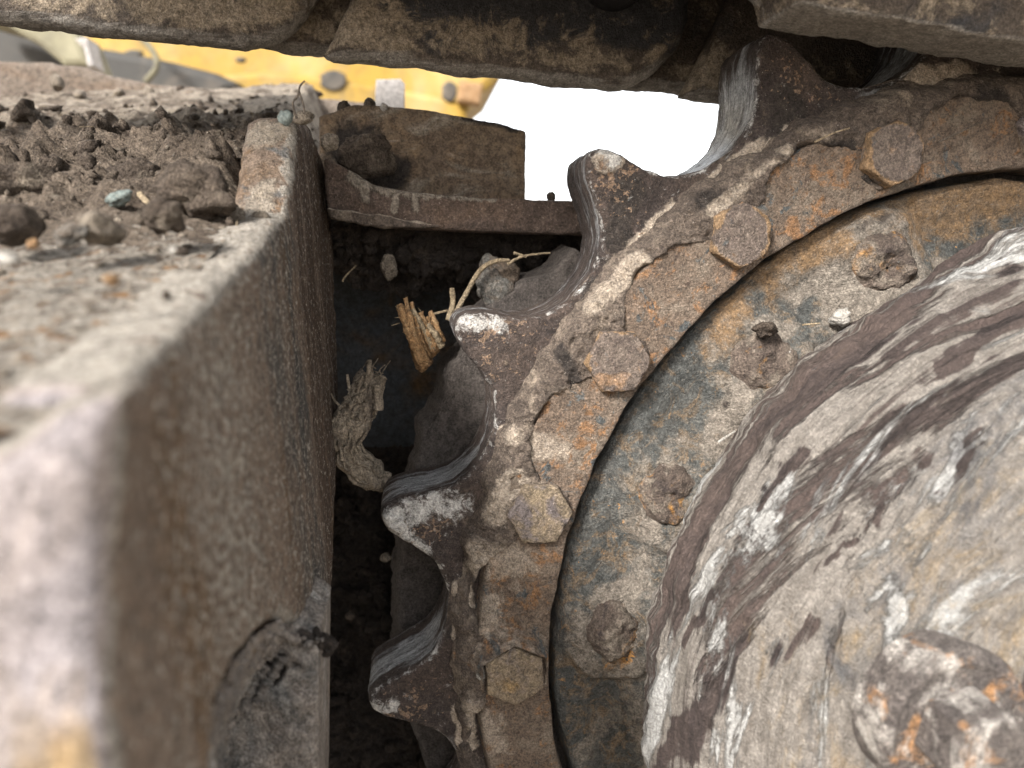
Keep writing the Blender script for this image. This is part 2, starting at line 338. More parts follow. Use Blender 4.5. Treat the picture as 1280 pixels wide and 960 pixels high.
M['soil'] = surf('soil', ((.115, .089, .068), (.21, .168, .13), (.066, .051, .041)), [
    dict(col=((.27, .225, .175), (.36, .31, .25)), attr='dry', scale=45, namp=1.7, soft=.15, hb=.001),
    dict(col=((.30, .15, .05), (.24, .14, .07)), attr='rust', scale=60, namp=1.7, thr=.62, soft=.12),
    dict(col=((.24, .21, .175), (.35, .315, .27)), attr='sandy', scale=160, namp=2.6, soft=.12, hb=.002)],
    rough=.95, bump=((120, .004), (420, .003), (1300, .001)), scale=30, grit=[(500, .66, .71, (.46, .42, .36), .6)], spec=.15)
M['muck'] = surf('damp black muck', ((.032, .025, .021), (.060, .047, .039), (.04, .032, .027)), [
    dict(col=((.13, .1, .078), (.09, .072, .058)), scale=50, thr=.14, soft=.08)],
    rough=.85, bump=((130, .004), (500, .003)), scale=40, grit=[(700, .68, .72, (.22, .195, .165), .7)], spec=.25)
M['packed'] = surf('packed smooth mud', ((.078, .066, .059), (.105, .09, .08), (.066, .056, .05)), [
    dict(col=((.034, .028, .026), (.046, .038, .034)), scale=60, thr=.14, soft=.05)],
    rough=.8, bump=((90, .0008), (500, .0004)), scale=25, vsc=(1, 1, .4))
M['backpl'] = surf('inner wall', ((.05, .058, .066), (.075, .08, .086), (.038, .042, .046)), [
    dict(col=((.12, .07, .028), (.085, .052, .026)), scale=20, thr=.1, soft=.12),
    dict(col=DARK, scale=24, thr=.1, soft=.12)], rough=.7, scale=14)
M['chain'] = surf('chain link', ((.078, .062, .050), (.125, .098, .076), (.055, .044, .036)), [
    dict(col=((.035, .034, .036), (.05, .048, .05)), attr='oil', scale=40, namp=1.0, soft=.15, rough=.5),
    dict(col=((.22, .175, .125), (.30, .245, .185)), attr='mud', scale=60, namp=2.2, soft=.14, nr=.72, hb=.001),
    dict(col=((.38, .37, .35), (.5, .49, .47)), attr='chip', scale=230, namp=2.2, thr=.82, soft=.06, hb=.0006),
    dict(col=((.22, .2, .175), (.30, .275, .245)), attr='rail', scale=150, vsc=(.12, 1, 1), namp=1.5, soft=.2, rough=.6)],
    rough=.7, bump=((90, .001), (450, .0008)), scale=25)
M['clod'] = surf('earth clod', ((.075, .058, .046), (.135, .107, .083), (.052, .041, .034)), [
    dict(col=((.24, .2, .155), (.17, .14, .11)), scale=70, thr=.12, soft=.1)], rough=.95, bump=((200, .0025), (800, .0012)), scale=60, obj_random=True, spec=.15)
M['dryclod'] = surf('dry clod', ((.22, .185, .145), (.30, .255, .205), (.17, .14, .11)), (), rough=.95, bump=((200, .002), (800, .001)), scale=60, obj_random=True, spec=.15)
M['stone'] = surf('grey stone', ((.135, .13, .118), (.205, .195, .175), (.1, .094, .085)), [dict(col=((.13, .095, .068), (.17, .13, .098)), scale=45, thr=.02, soft=.1)], rough=.85, bump=((150, .0012), (700, .0005)), scale=50, obj_random=True)
M['turq'] = surf('turquoise stone', ((.15, .185, .175), (.25, .295, .28), (.13, .125, .105)), (), rough=.7, bump=((200, .001),), scale=90)
M['ochre'] = surf('ochre stone', ((.29, .165, .075), (.34, .22, .12), (.22, .135, .075)), (), rough=.85, bump=((250, .001),), scale=90)
M['white'] = surf('pale pebble', ((.36, .335, .30), (.47, .445, .41), (.26, .235, .2)), (), rough=.8, bump=((250, .001),), scale=90)
M['straw'] = surf('straw', ((.30, .23, .145), (.40, .32, .215), (.22, .165, .105)), (), rough=.75, bump=((400, .0004),), scale=100, vsc=(1, 1, .3))
M['root'] = surf('weathered root', ((.26, .21, .155), (.36, .30, .23), (.17, .135, .1)), [dict(col=((.10, .08, .065), (.14, .11, .085)), scale=120, vsc=(1, 1, .3), thr=.1, soft=.08)], rough=.85, bump=((300, .0015), (900, .0006)), scale=90, vsc=(1, 1, .3))
M['wood'] = surf('split wood', ((.38, .22, .10), (.46, .31, .17), (.28, .14, .06)), [dict(col=((.13, .075, .04), (.2, .1, .045)), scale=130, thr=.1, soft=.1)], rough=.8, bump=((300, .001), (900, .0005)), scale=120, obj_random=True)
M['twig'] = surf('dark twig', ((.10, .08, .062), (.15, .12, .095)), (), rough=.85, scale=200)
M['yellow'] = surf('yellow paint', ((.25, .152, .020), (.30, .19, .03), (.20, .125, .02)), [
    dict(col=((.34, .25, .10), (.28, .21, .1)), scale=4, thr=.08, soft=.12),
    dict(col=((.10, .075, .045), (.15, .11, .06)), scale=3.5, thr=.10, soft=.12)], rough=.5, bump=(), fine=0, scale=3)  # last layer: dark blotches painted as shadows across the yellow
M['darkmetal'] = surf('dark painted steel', ((.030, .028, .025), (.050, .046, .04)), [dict(col=((.16, .13, .1), (.12, .1, .08)), scale=8, thr=.1, soft=.15)], rough=.6, bump=(), fine=0, scale=5)
M['olive'] = surf('olive mud coated steel', ((.17, .155, .10), (.24, .22, .15)), [dict(col=((.08, .07, .05), (.1, .09, .07)), scale=9, thr=.08, soft=.15)], rough=.8, bump=(), fine=0, scale=8)
M['greyplate'] = surf('pale dusty steel', ((.42, .385, .36), (.5, .47, .45)), (), rough=.75, bump=(), scale=20)
M['rim'] = surf('dusty brown rim', ((.15, .12, .095), (.21, .172, .14), (.12, .09, .07)), [dict(col=((.18, .105, .06), (.16, .11, .07)), scale=14, vsc=(.3, 1, 1), thr=.12, soft=.1)], rough=.85, bump=((60, .002),), scale=14)
M['ground'] = surf('bare earth', ((.27, .225, .17), (.36, .30, .235), (.22, .18, .135)), (), rough=.95, bump=((6, .03), (40, .01)), fine=0, scale=1.2, spec=.1)

# ------------------------------------------------------------------ setting
bmg = bmesh.new()
tag(mesh('ground', [(-300, -300, -.62), (300, -300, -.62), (300, 300, -.62), (-300, 300, -.62)], [(0, 1, 2, 3)], M['ground']), 'bare brown earth the machine stands on', None, None, 'structure')

# ------------------------------------------------------------------ sprocket
PITCH = 2*math.pi/21; PH0 = math.radians(111.9218)
prof_t = np.array([0, .04, .08, .12, .16, .22, .30, .40, .5]); prof_r = np.array([.3795, .3785, .3735, .365, .3545, .3445, .3385, .3345, .3340])
def tooth_r(th):
    q = np.mod((th-PH0)/PITCH, 1.0); q = np.minimum(q, 1-q); return np.interp(q, prof_t, prof_r)
def pol(r, th, w): return uvw(np.stack([r*np.cos(th), r*np.sin(th), w*np.ones_like(r)], -1))
sprocket = thing('sprocket', 'dark brown toothed drive sprocket with a ring of hex bolts', 'sprocket')
N = 21*36; th = np.linspace(0, 2*math.pi, N, endpoint=False)
W0, W1 = -.010, -.066
prof = [(0, W1, .2775), (1, W1, -.004), (1, W1+.005, 0), (1, W0-.0045, 0), (1, W0-.0012, -.0014), (1, W0, -.0045), (0, W0, .318), (0, W0, .2775)]
A = []
for (kind, w, r) in prof:
    A.append(pol((tooth_r(th)+r) if kind else np.full(N, r), th, w))
bm = bmesh.new(); rings = [[bm.verts.new(p) for p in a] for a in A]
for i in range(len(rings)):
    a, b = rings[i], rings[(i+1) % len(rings)]
    for k in range(N): bm.faces.new([a[k], a[(k+1) % N], b[(k+1) % N], b[k]])
bmesh.ops.recalc_face_normals(bm, faces=bm.faces[:])
cast = remesh('tooth_casting', bm, .0017, M['casting'], sprocket, 3)
c = co(cast); n = no(cast)
bare_side = (1-np.abs(n[:, 1]))
rr = np.hypot(c[:, 0], c[:, 2]); qq = np.mod((np.arctan2(c[:, 2], c[:, 0])-PH0)/PITCH, 1.0)
front = np.clip(-n[:, 1], 0, 1)
mud = paint(c, [(905, 225, 985, 180, 22), (770, 345, 850, 275, 20), (725, 410, 760, 370, 13), (640, 545, 640, 570, 15), (577, 735, 577, 790, 15), (578, 880, 585, 930, 14), (1150, 95, 1230, 108, 22),
               (755, 205, 770, 200, 13), (480, 648, 500, 660, 9), (463, 893, 475, 900, 8), (690, 500, 680, 480, 14)], W0)*front
attr(cast, 'mud', mud)
attr(cast, 'black', paint(c, [(980, 130, 985, 165, 24), (1110, 115, 1120, 140, 25), (790, 230, 770, 300, 18), (560, 790, 595, 800, 10), (720, 470, 740, 350, 13), (1060, 190, 1000, 170, 14)], W0)*front)
attr(cast, 'fleck', np.clip(paint(c, [(590, 410, 700, 415, 26), (600, 470, 700, 440, 30), (500, 690, 560, 650, 28), (490, 900, 560, 870, 40), (760, 220, 830, 330, 40), (1000, 110, 1090, 160, 40)], W0)*.6*front+sm(.33, .36, rr)*.25*front, 0, 1))
vv = bare_side*sm(.325, .335, rr)
shiny = paint(c, [(930, 130, 896, 195, 36), (520, 625, 590, 590, 24), (490, 850, 545, 800, 22), (1110, 85, 1130, 78, 22)], -.035)
attr(cast, 'bare', np.clip(vv*(.24+.66*np.clip(shiny*1.5, 0, 1)), 0, 1))
edge = 4*front*(1-front)*sm(.322, .330, rr)
attr(cast, 'chalk', np.maximum(.40*edge, paint(c, [(480, 645, 565, 628, 17), (482, 650, 530, 685, 11), (585, 402, 625, 404, 9), (462, 890, 490, 880, 9), (755, 190, 765, 200, 8)], W0-.002)*np.clip(front*2, 0, 1)))
d = .0012*fbm(c, 45, 4, 1)+.0008*fbm(c, 200, 3, 5)+.0016*sm(.4, .7, mud+.4*fbm(c, 70, 4, 9))*front
setco(cast, c+n*d[:, None])

# flange ring that carries the bolts
nr, nth = 34, 1500
r_ = np.linspace(.276, .3185, nr); t_ = np.linspace(0, 2*math.pi, nth, endpoint=False)
RR, TT = np.meshgrid(r_, t_, indexing='ij')
Wf = np.zeros_like(RR); Wf[-1] = -.0095; Wf[-2] = -.0012; RR[-2] -= .0005
Wf[0] = -.003; RR[1] = .2768
inner = np.full((1, nth), .2762)
RR = np.concatenate([inner, RR]); TT = np.concatenate([t_[None], TT]); Wf = np.concatenate([np.full((1, nth), -.03), Wf])
P = pol(RR, TT, Wf)
fl = grid('flange_ring', P.transpose(1, 0, 2), M['flange'], sprocket, closed=True)
c = co(fl); q_ = np.hypot(c[:, 0], c[:, 2]); k_ = 1+sm(.284, .277, q_)*.0020*fbm(c, 50, 3, 55)/.276; c[:, 0] *= k_; c[:, 2] *= k_; hh = .0007*fbm(c, 60, 4, 3)+.0005*fbm(c, 260, 3, 8); c[:, 1] -= hh; setco(fl, c)
attr(fl, 'mud', paint(c, [(615, 700, 650, 705, 22), (610, 800, 615, 750, 14), (605, 900, 620, 930, 16), (650, 560, 690, 560, 20)], 0))

# dried mud crust over the outer half of the flange
nr, nth = 70, 1800
r_ = np.linspace(.2772, .334, nr); t_ = np.linspace(math.radians(60), math.radians(212), nth)
RR, TT = np.meshgrid(r_, t_, indexing='ij'); P = pol(RR, TT, np.zeros_like(RR)).reshape(-1, 3)
BOLT_TH = 1.83902175; BOLT_D = math.radians(18); RB = .2965
ph = np.mod((TT.ravel()-BOLT_TH)/BOLT_D+.5, 1)-.5          # 0 at a bolt
lim = .3060-.011*np.cos(2*math.pi*ph)                        # crust reaches in round the bolts, stays out between them
lim = lim+.010*sm(math.radians(163), math.radians(172), TT.ravel())      # lower flange is bare
f1 = fbm(P, 55, 5, 21); rrr = RR.ravel()
mask = sm(-.004, .004, rrr-lim+.006*f1)*sm(.3335, .324, rrr+.006*fbm(P, 50, 4, 33))
ring = np.zeros(len(P))
for k_ in range(7):
    tb_ = BOLT_TH+BOLT_D*(k_-1); db = np.hypot(P[:, 0]-RB*math.cos(tb_), P[:, 2]-RB*math.sin(tb_)); ring = np.maximum(ring, sm(.0215, .0185, db+.003*f1)*sm(-.25, .25, f1+.25*math.sin(k_*2.1)))
mask = np.maximum(mask, .93*ring*sm(.2775, .280, rrr))
h = -.013+mask*(.0150+.0045*fbm(P, 60, 5, 40)+.0018*fbm(P, 260, 4, 41))-.004*sm(.3165, .332, rrr)*mask
P[:, 1] = -h
cr = grid('mud_crust', P.reshape(nr, nth, 3).transpose(1, 0, 2), M['crust'], sprocket); cr['kind'] = 'stuff'
c = co(cr)
attr(cr, 'mud', np.clip(paint(c, [(740, 380, 800, 330, 16), (690, 520, 700, 500, 18), (620, 640, 640, 600, 16), (640, 545, 630, 530, 14), (600, 700, 640, 720, 25), (1060, 200, 990, 225, 9), (590, 880, 605, 930, 14), (880, 270, 985, 190, 8)], 0), 0, 1))
attr(cr, 'black', paint(c, [(1060, 215, 1080, 215, 22), (880, 250, 900, 250, 15), (1190, 165, 1240, 140, 30), (1000, 195, 1060, 185, 12), (700, 440, 720, 480, 10)], 0))

# bolts
def hexhead(name, AF, hgt, cham, mat, flat_top=.0):
    R = AF/math.sqrt(3); bm = bmesh.new(); seg = 12; ringsv = []
    def hexr(t):                       # hexagon radius at angle
        a = (t+math.pi/6) % (math.pi/3)-math.pi/6; return AF/2/math.cos(a)
    n = 72
    for (hz, lim_) in ((-.004, 9), (hgt-cham, 9), (hgt-cham*.45, R*.975), (hgt-.0002, R*.90), (hgt, R*.86), (hgt+.0001, R*.74), (hgt+.0002, R*.62), (hgt+.0002, R*.5), (hgt+.0002, R*.38), (hgt+.0002, R*.26), (hgt+.0002, R*.13)):
        ring = []
        for k in range(n):
            t = 2*math.pi*k/n; r = min(hexr(t)*(1 if hz < hgt-cham*.5 else .985), lim_)
            if lim_ < R*.8: r = lim_
            ring.append(bm.verts.new((r*math.cos(t), -hz, r*math.sin(t))))
        ringsv.append(ring)
    for i in range(len(ringsv)-1):
        for k in range(n): bm.faces.new([ringsv[i][k], ringsv[i][(k+1) % n], ringsv[i+1][(k+1) % n], ringsv[i+1][k]])
    for f_ in (.42, .32, .22, .12, .05):
        pass
    cv = bm.verts.new((0, -hgt-.0002, 0))
    for k in range(n): bm.faces.new([ringsv[-1][k], ringsv[-1][(k+1) % n], cv])
    bmesh.ops.recalc_face_normals(bm, faces=bm.faces[:])
    o = bmobj(name, bm, mat, None)
    c = co(o); c = c+no(o)*(.0010*fbm(c, 90, 4, 11)+.0005*fbm(c, 350, 3, 12))[:, None]; setco(o, c); attr(o, 'edge', np.clip((np.hypot(c[:, 0], c[:, 2])/(AF/2)-.72)*2.2, 0, .8)); return o
protoA = hexhead('bolt', .0315, .0095, .0018, M['bolt']); protoB = hexhead('bolt', .0315, .0085, .0010, M['boltmud']); protoC = hexhead('bolt', .0310, .0095, .0040, M['bolt'])
for i in range(20):
    k = i if i < 12 else i
    th_ = BOLT_TH+BOLT_D*k
    src = {0: protoC, 1: protoC, 2: protoA, 3: protoB, 4: protoB}.get(i, (protoA, protoB, protoC)[i % 3])
    o = src.copy(); COL.objects.link(o); o.parent = sprocket; o.name = 'bolt'
    wz = {0: .002, 1: .001, 2: .001, 3: .001, 4: .0035}.get(i, 0)
    o.location = (RB*math.cos(th_), -(wz-.0042), RB*math.sin(th_))
    ang = {0: 8, 1: 4, 2: 32, 3: 35, 4: 0}.get(i, random.uniform(0, 60))
    tilt = {2: (.02, .0), 3: (-.03, .03), 4: (.04, -.02)}.get(i, (random.uniform(-.02, .02), random.uniform(-.02, .02)))
    o.rotation_euler = (tilt[0], math.radians(ang), tilt[1])
    lb = {0: 'worn purple brown bolt with a rusty rim', 1: 'rounded rusty bolt with ring marks on its head', 2: 'sharp rusty bolt with an orange upper half', 3: 'bolt smeared with ochre mud', 4: 'bolt sunk in a hexagonal mud pocket'}.get(i)
    if lb: o['label'] = lb
for p_ in (protoA, protoB, protoC): bpy.data.objects.remove(p_)
# mud pocket round the sunken bolt
bth = BOLT_TH+BOLT_D*4; bc = np.array([RB*math.cos(bth), RB*math.sin(bth)])
n1, n2 = 160, 26; tt = np.linspace(0, 2*math.pi, n1, endpoint=False); PP = np.zeros((n1, n2, 3))
for i, t in enumerate(tt):
    a = (t+math.pi/6) % (math.pi/3)-math.pi/6; r0 = .0172/math.cos(a)
    side = sm(.1, .9, .5+.5*math.cos(t-math.radians(95)))       # built up on the upper side
    for j in range(n2):
        f = j/(n2-1); ro = .0335+.003*math.sin(3*t+1)+.002*math.sin(7*t); r = r0+(ro-r0)*f
        hz = (-.008 if j == 0 else -.004+(.0125*side+.0045)*(1-f)**1.5-.002*f); x_, z_ = bc[0]+r*math.cos(t), bc[1]+r*math.sin(t); q_ = math.hypot(x_, z_)
        if q_ < .2778: x_, z_, hz = x_*.2778/q_, z_*.2778/q_, min(hz, .0005)
        PP[i, j] = (x_, -hz, z_)
pk = grid('mud_pocket', PP, M['flange'], sprocket, closed=True); c = co(pk); c[:, 1] -= .0012*fbm(c, 120, 4, 77); setco(pk, c); attr(pk, 'mud', np.full(len(c), .42))

# ------------------------------------------------------------------ final drive
drive = thing('final_drive', 'mud smeared round final drive hub in front of the sprocket', 'final drive')
BOSS = [(960, 458), (842, 622), (775, 795), (1110, 335)]
bosses = [at(x, y, .004)[:2] for x, y in BOSS]
nr, nth = 90, 1500
r_ = np.linspace(.196, .2728, nr); t_ = np.linspace(math.radians(50), math.radians(410), nth, endpoint=False)
RR, TT = np.meshgrid(r_, t_, indexing='ij'); rr = RR.ravel()
w = -.0085+.011*sm(.245, .218, rr)**1.5-.0015*sm(.258, .250, rr)-.02*sm(.2708, .2726, rr)-.002*sm(.267, .271, rr)
P = pol(RR, TT, w.reshape(RR.shape)).reshape(-1, 3)
for b in bosses:
    d_ = np.hypot(P[:, 0]-b[0], P[:, 2]-b[1]); d_ = d_*(1+.18*fbm(P, 30, 3, 57)); P[:, 1] -= .008*sm(.036, .020, d_)+.0022*np.exp(-((d_-.029)/.0024)**2)*sm(-.2, .3, fbm(P, 18, 2, 59))
P[:, 1] -= .0012*fbm(P, 40, 4, 51)+.0004*fbm(P, 250, 3, 52)
k_ = 1-sm(.262, .2715, rr)*(.003*fbm(P, 45, 3, 53)+.001*np.abs(fbm(P, 160, 3, 54)))/.27; P[:, 0] *= k_; P[:, 2] *= k_
dc = grid('flange_disc', P.reshape(nr, nth, 3).transpose(1, 0, 2), M['disc'], drive, closed=True); c = co(dc)
rr = np.hypot(c[:, 0], c[:, 2])
mud = paint(c, [(935, 480, 880, 560, 18), (955, 425, 1000, 400, 16), (1000, 370, 1130, 315, 28), (1050, 395, 1130, 360, 30), (820, 600, 815, 660, 16), (890, 600, 930, 520, 25), (730, 780, 745, 900, 16), (760, 850, 720, 820, 12), (800, 720, 760, 770, 20), (770, 900, 740, 950, 20), (860, 590, 830, 580, 12), (1200, 290, 1260, 270, 14)], 0)
for b in bosses: mud = np.maximum(mud, .50*sm(.046, .024, np.hypot(c[:, 0]-b[0], c[:, 2]-b[1])+.014*fbm(c, 34, 4, 58)))
attr(dc, 'mud', np.maximum(mud, .52*sm(.240, .228, rr)))
attr(dc, 'orange', paint(c, [(712, 770, 715, 775, 9), (725, 715, 735, 725, 12), (775, 800, 775, 830, 16), (960, 320, 955, 330, 14), (765, 640, 770, 650, 12)], 0))
attr(dc, 'brown', paint(c, [(960, 330, 1280, 235, 45), (900, 420, 940, 350, 25), (800, 520, 820, 500, 15)], 0))
attr(dc, 'black', paint(c, [(1150, 245, 1000, 320, 9), (700, 930, 712, 960, 10), (875, 535, 905, 507, 7)], 0))
M['boss'] = surf('boss mud and rust', ((.095, .072, .058), (.145, .112, .09), (.068, .05, .042)), [
    dict(col=((.34, .155, .04), (.38, .21, .07)), scale=45, thr=.09, soft=.06, nr=.7), dict(col=((.2, .165, .13), (.27, .23, .185)), scale=60, thr=.07, soft=.1, hb=.0008), dict(col=((.045, .034, .031), (.07, .054, .047)), scale=60, thr=.12, soft=.06), dict(col=PALE, scale=120, thr=.2, soft=.04, hb=.0005, amt=.8)],
    rough=.8, bump=((150, .0018), (600, .0012)), scale=50, famp=.6)
for i, b in enumerate(bosses):
    n1, n2 = 60, 20; PP = np.zeros((n1, n2, 3)); s = (.92, .9, .82, .85)[i]
    rp = np.array([.0270, .0215, .0180, .0155, .0128, .0090, .0050, .0003])*s; wp = np.array([-.014, -.002, .0035, .0070, .0090, .0095, .0080, .0070])*s
    ii = np.linspace(0, 7, n2); rj = np.interp(ii, range(8), rp); wj = np.interp(ii, range(8), wp)
    for k in range(n1):
        t = 2*math.pi*k/n1
        for j in range(n2): PP[k, j] = (b[0]+rj[j]*math.cos(t), -wj[j], b[1]+rj[j]*math.sin(t))
    o = grid('bolt_boss', PP, M['boss'], drive, closed=True); c = co(o); setco(o, c+no(o)*(.0075*fbm(c, 48, 5, 60+i)+.0016*fbm(c, 220, 3, 65))[:, None])
nb = 240; tb = np.linspace(0, 2*math.pi, nb, endpoint=False); PB = np.stack([pol(np.full(nb, r_b), tb, np.full(nb, w_b)) for r_b, w_b in ((.18, -.035), (.300, -.035), (.300, -.064), (.18, -.064))], 1)
grid('gap_backing', PB, M['packed'], drive, closed=True)  # added dark ring that keeps sky from showing through the gap round the disc
# hub cover: a lathe of the domed housing
hp = spline([(.210, -.012), (.2165, .004), (.225, .022), (.2325, .038), (.2362, .050), (.2335, .062), (.222, .078), (.2085, .095), (.195, .111), (.181, .127), (.168, .141), (.154, .150), (.13, .155), (.09, .158), (.05, .159), (.004, .159)], 260)
nth = 1500; t_ = np.linspace(0, 2*math.pi, nth, endpoint=False)
arc = np.concatenate([[0], np.cumsum(np.hypot(np.diff(hp[:, 0]), np.diff(hp[:, 1])))])
TT, II = np.meshgrid(t_, np.arange(260), indexing='ij')
P = pol(hp[:, 0][II], TT, hp[:, 1][II]).reshape(-1, 3)
tcv = np.stack([np.cos(TT).ravel()*.21+0*TT.ravel(), arc[II].ravel(), np.sin(TT).ravel()*.21], -1)
hub = grid('hub_cover', P.reshape(nth, 260, 3), M['hub'], drive, closed=True); c = co(hub); n = no(hub)
if n[nth*130][1] > 0 and c[nth*130][1] < 0: pass
def hub_hit(x, y):
    d = ray(x, y); t = np.linspace(.05, .6, 1500); p = CC+d*t[:, None]; o_ = np.argsort(hp[:, 1]); rh = np.interp(p[:, 2], hp[o_, 1], hp[o_, 0], left=.3, right=-1)
    k = int(np.argmax(np.hypot(p[:, 0], p[:, 1]) < rh)); return uvw(p[k]), t[k]
def paint_hub(L):
    out = np.zeros(len(c))
    for (x0, y0, x1, y1, r) in L:
        (a, ta), (b, tb) = hub_hit(x0, y0), hub_hit(x1, y1); d = b-a; q = float(d @ d)+1e-12; t = np.clip(((c-a) @ d)/q, 0, 1); R = r*(ta+(tb-ta)*t)/960
        out = np.maximum(out, np.clip(1-.5*np.linalg.norm(c-a-t[:, None]*d, axis=1)/R, 0, 1))
    return out
tca = np.stack([TT.ravel()*.21, arc[II].ravel(), .3*hp[:, 0][II].ravel()], -1); vattr(hub, 'tc', tca)
qn = np.stack([TT.ravel()*.21*.16, arc[II].ravel(), np.zeros(TT.size)], -1)
sgn = np.sign(np.sum(n*np.stack([c[:, 0], np.zeros(len(c)), c[:, 2]], -1), 1)+1e-9)
rimk = np.exp(-((c[:, 1]+.045)/.03)**2)
d = .0055*fbm(qn, 34, 5, 71)+.0036*fbm(c, 45, 4, 72)+.0007*fbm(c, 240, 3, 73)+rimk*(.006*fbm(c, 34, 5, 74)+.010*sm(math.radians(116), math.radians(98), np.mod(TT.ravel(), 2*math.pi)))
a_ = arc[II].ravel()
setco(hub, c+n*(sgn*d)[:, None])
attr(hub, 'mud', .515+.12*sm(.03, .07, a_)+.10*sm(.1, .15, a_)-.10*sm(.04, .02, a_))
attr(hub, 'pale', .40+.12*sm(.07, .13, a_)); attr(hub, 'ochre', .12+.40*sm(.10, .16, a_)); wq_ = c.copy(); c = c+.010*np.stack([fbm(wq_, 40, 4, 171), fbm(wq_, 40, 4, 172), fbm(wq_, 40, 4, 173)], -1)
qs = np.stack([TT.ravel()*.21*.13, arc[II].ravel(), np.zeros(TT.size)], -1)
stk = fbm(qs, 55, 5, 174, .6)
attr(hub, 'scrape', np.clip(.385+.06*sm(.12, .06, a_)+.24*sm(.05, .75, paint_hub([(940, 545, 1010, 480, 13), (1010, 480, 1110, 425, 20), (1110, 440, 1270, 345, 16), (945, 640, 1015, 552, 7), (1005, 675, 1075, 590, 11), (1075, 590, 1130, 530, 16), (1130, 530, 1280, 465, 20), (1027, 715, 1060, 672, 6),
    (795, 905, 835, 770, 11), (835, 770, 880, 670, 9), (853, 800, 890, 738, 7), (905, 865, 955, 815, 22), (955, 815, 1020, 770, 12), (860, 930, 900, 880, 16), (880, 590, 930, 520, 12), (1150, 480, 1280, 400, 9), (1040, 420, 1200, 330, 12), (1090, 650, 1150, 570, 8), (1180, 620, 1230, 540, 10), (830, 960, 850, 900, 8)])), 0, 1)); c = wq_
# cover bolts
def cover_bolt(ctr):
    o = thing('cover_bolt', None, None); o.parent = drive; del_ = None
    return o
bmb = bmesh.new()
cb = at(1190, 905, .152)
def lathe_at(name, ctr, rp, wp, mat, parent, n1=64, hexr=None):
    ii = np.linspace(0, len(rp)-1, 24); rj = np.interp(ii, range(len(rp)), rp); wj = np.interp(ii, range(len(rp)), wp); PP = np.zeros((n1, 24, 3))
    for k in range(n1):
        t = 2*math.pi*k/n1
        for j in range(24): PP[k, j] = (ctr[0]+rj[j]*math.cos(t), -(ctr[2]+wj[j]), ctr[1]+rj[j]*math.sin(t))
    return grid(name, PP, mat, parent, closed=True)

M['covermud'] = surf('cover bolt mud', ((.085, .072, .066), (.13, .112, .10), (.06, .05, .047)), [dict(col=((.33, .17, .075), (.28, .16, .08)), scale=50, thr=.1, soft=.06), dict(col=((.27, .245, .22), (.36, .335, .305)), scale=45, thr=.05, soft=.06)], rough=.7, scale=60)
drive_bolt = lathe_at('bolt_washer', cb, [.033, .0315, .0292, .0270, .0240, .0], [-.014, .001, .0035, .0040, .0028, .0025], M['covermud'], drive)
hb = hexhead('cover_bolt', .0315, .021, .0026, M['covermud']); hb.parent = drive; hb.location = (cb[0], -(cb[2]+.002), cb[1]); hb.rotation_euler = (0, .3, 0)


# ------------------------------------------------------------------ track frame
frame = thing('undercarriage', 'rusty welded track frame with a thick upright side plate', 'track frame')
PN = np.array([.99932113, 0, .03684115]); PF = at(425, 500, -.09); TH = .0265
def pl(x, y): return uvw(aton(x, y, PF, PN))
CUT = [pl(x, y) for x, y in [(415, 790), (385, 784), (350, 776), (325, 794), (298, 830), (276, 875), (266, 930), (262, 1060)]]
outl = [pl(x, y) for x, y in [(150, 479), (182, 447), (226, 407), (273, 359), (321, 312), (343, 283), (360, 264), (371, 147), (388, 155), (402, 190), (412, 230)]]
far = [uvw(at(425, 320, -.088)), uvw(at(420, 700, -.088))]
def onp(w, v):         # point on the plate's right face
    u = PF[0]-(w-PF[2])*PN[2]/PN[0]; return uvw(np.array([u, v, w]))
vb = -.30
outl += [pl(417, 300), pl(422, 420), pl(424, 520), pl(420, 640), *CUT, onp(.262, vb), onp(.262, .16), onp(.256, .19), onp(.243, .212)]
bm = bmesh.new(); prism_into(bm, outl, uvw(-PN*TH), .006, 3)
prism_into(bm, [uvw(at(x, y, .258)) for x, y in [(140, 490), (91, 500), (44, 522), (0, 558), (-160, 620), (-160, 1200), (112, 1200)]], uvw([0, 0, -.03]), .009, 4)
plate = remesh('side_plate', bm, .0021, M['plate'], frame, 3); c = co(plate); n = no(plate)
up = np.clip(n[:, 2], 0, 1); fr = np.clip(-n[:, 1], 0, 1); rt = np.clip(n[:, 0], 0, 1); wv = -c[:, 1]
setco(plate, c+n*(.0014*fbm(c, 35, 4, 81)+.0006*fbm(c, 200, 4, 82)+.0012*up*fbm(c, 120, 4, 83))[:, None])
attr(plate, 'top', np.maximum(np.clip(up*1.4, 0, 1)*sm(.0, .03, wv)*.9, np.clip(4*fr*rt, 0, 1)*.62))
attr(plate, 'front', np.clip(fr*1.3, 0, 1)*sm(.15, .2, wv))
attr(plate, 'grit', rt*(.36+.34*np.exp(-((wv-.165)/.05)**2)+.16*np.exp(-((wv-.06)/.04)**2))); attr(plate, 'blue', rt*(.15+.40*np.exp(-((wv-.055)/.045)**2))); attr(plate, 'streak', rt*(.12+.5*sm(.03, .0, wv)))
post = fr*(1-sm(.1, .15, wv)); attr(plate, 'post', post*.6)
attr(plate, 'mud', np.clip(np.maximum(paint(c, [(330, 160, 335, 215, 17), (300, 165, 360, 155, 13), (375, 150, 400, 185, 7), (350, 175, 348, 225, 9)], -.02), paint(c, [(325, 170, 330, 260, 17), (350, 180, 345, 220, 9), (300, 210, 297, 240, 7), (300, 165, 360, 155, 12), (295, 268, 345, 272, 13), (375, 150, 400, 185, 7), (368, 215, 368, 222, 6)], .015))*(fr+up*.8), 0, 1))
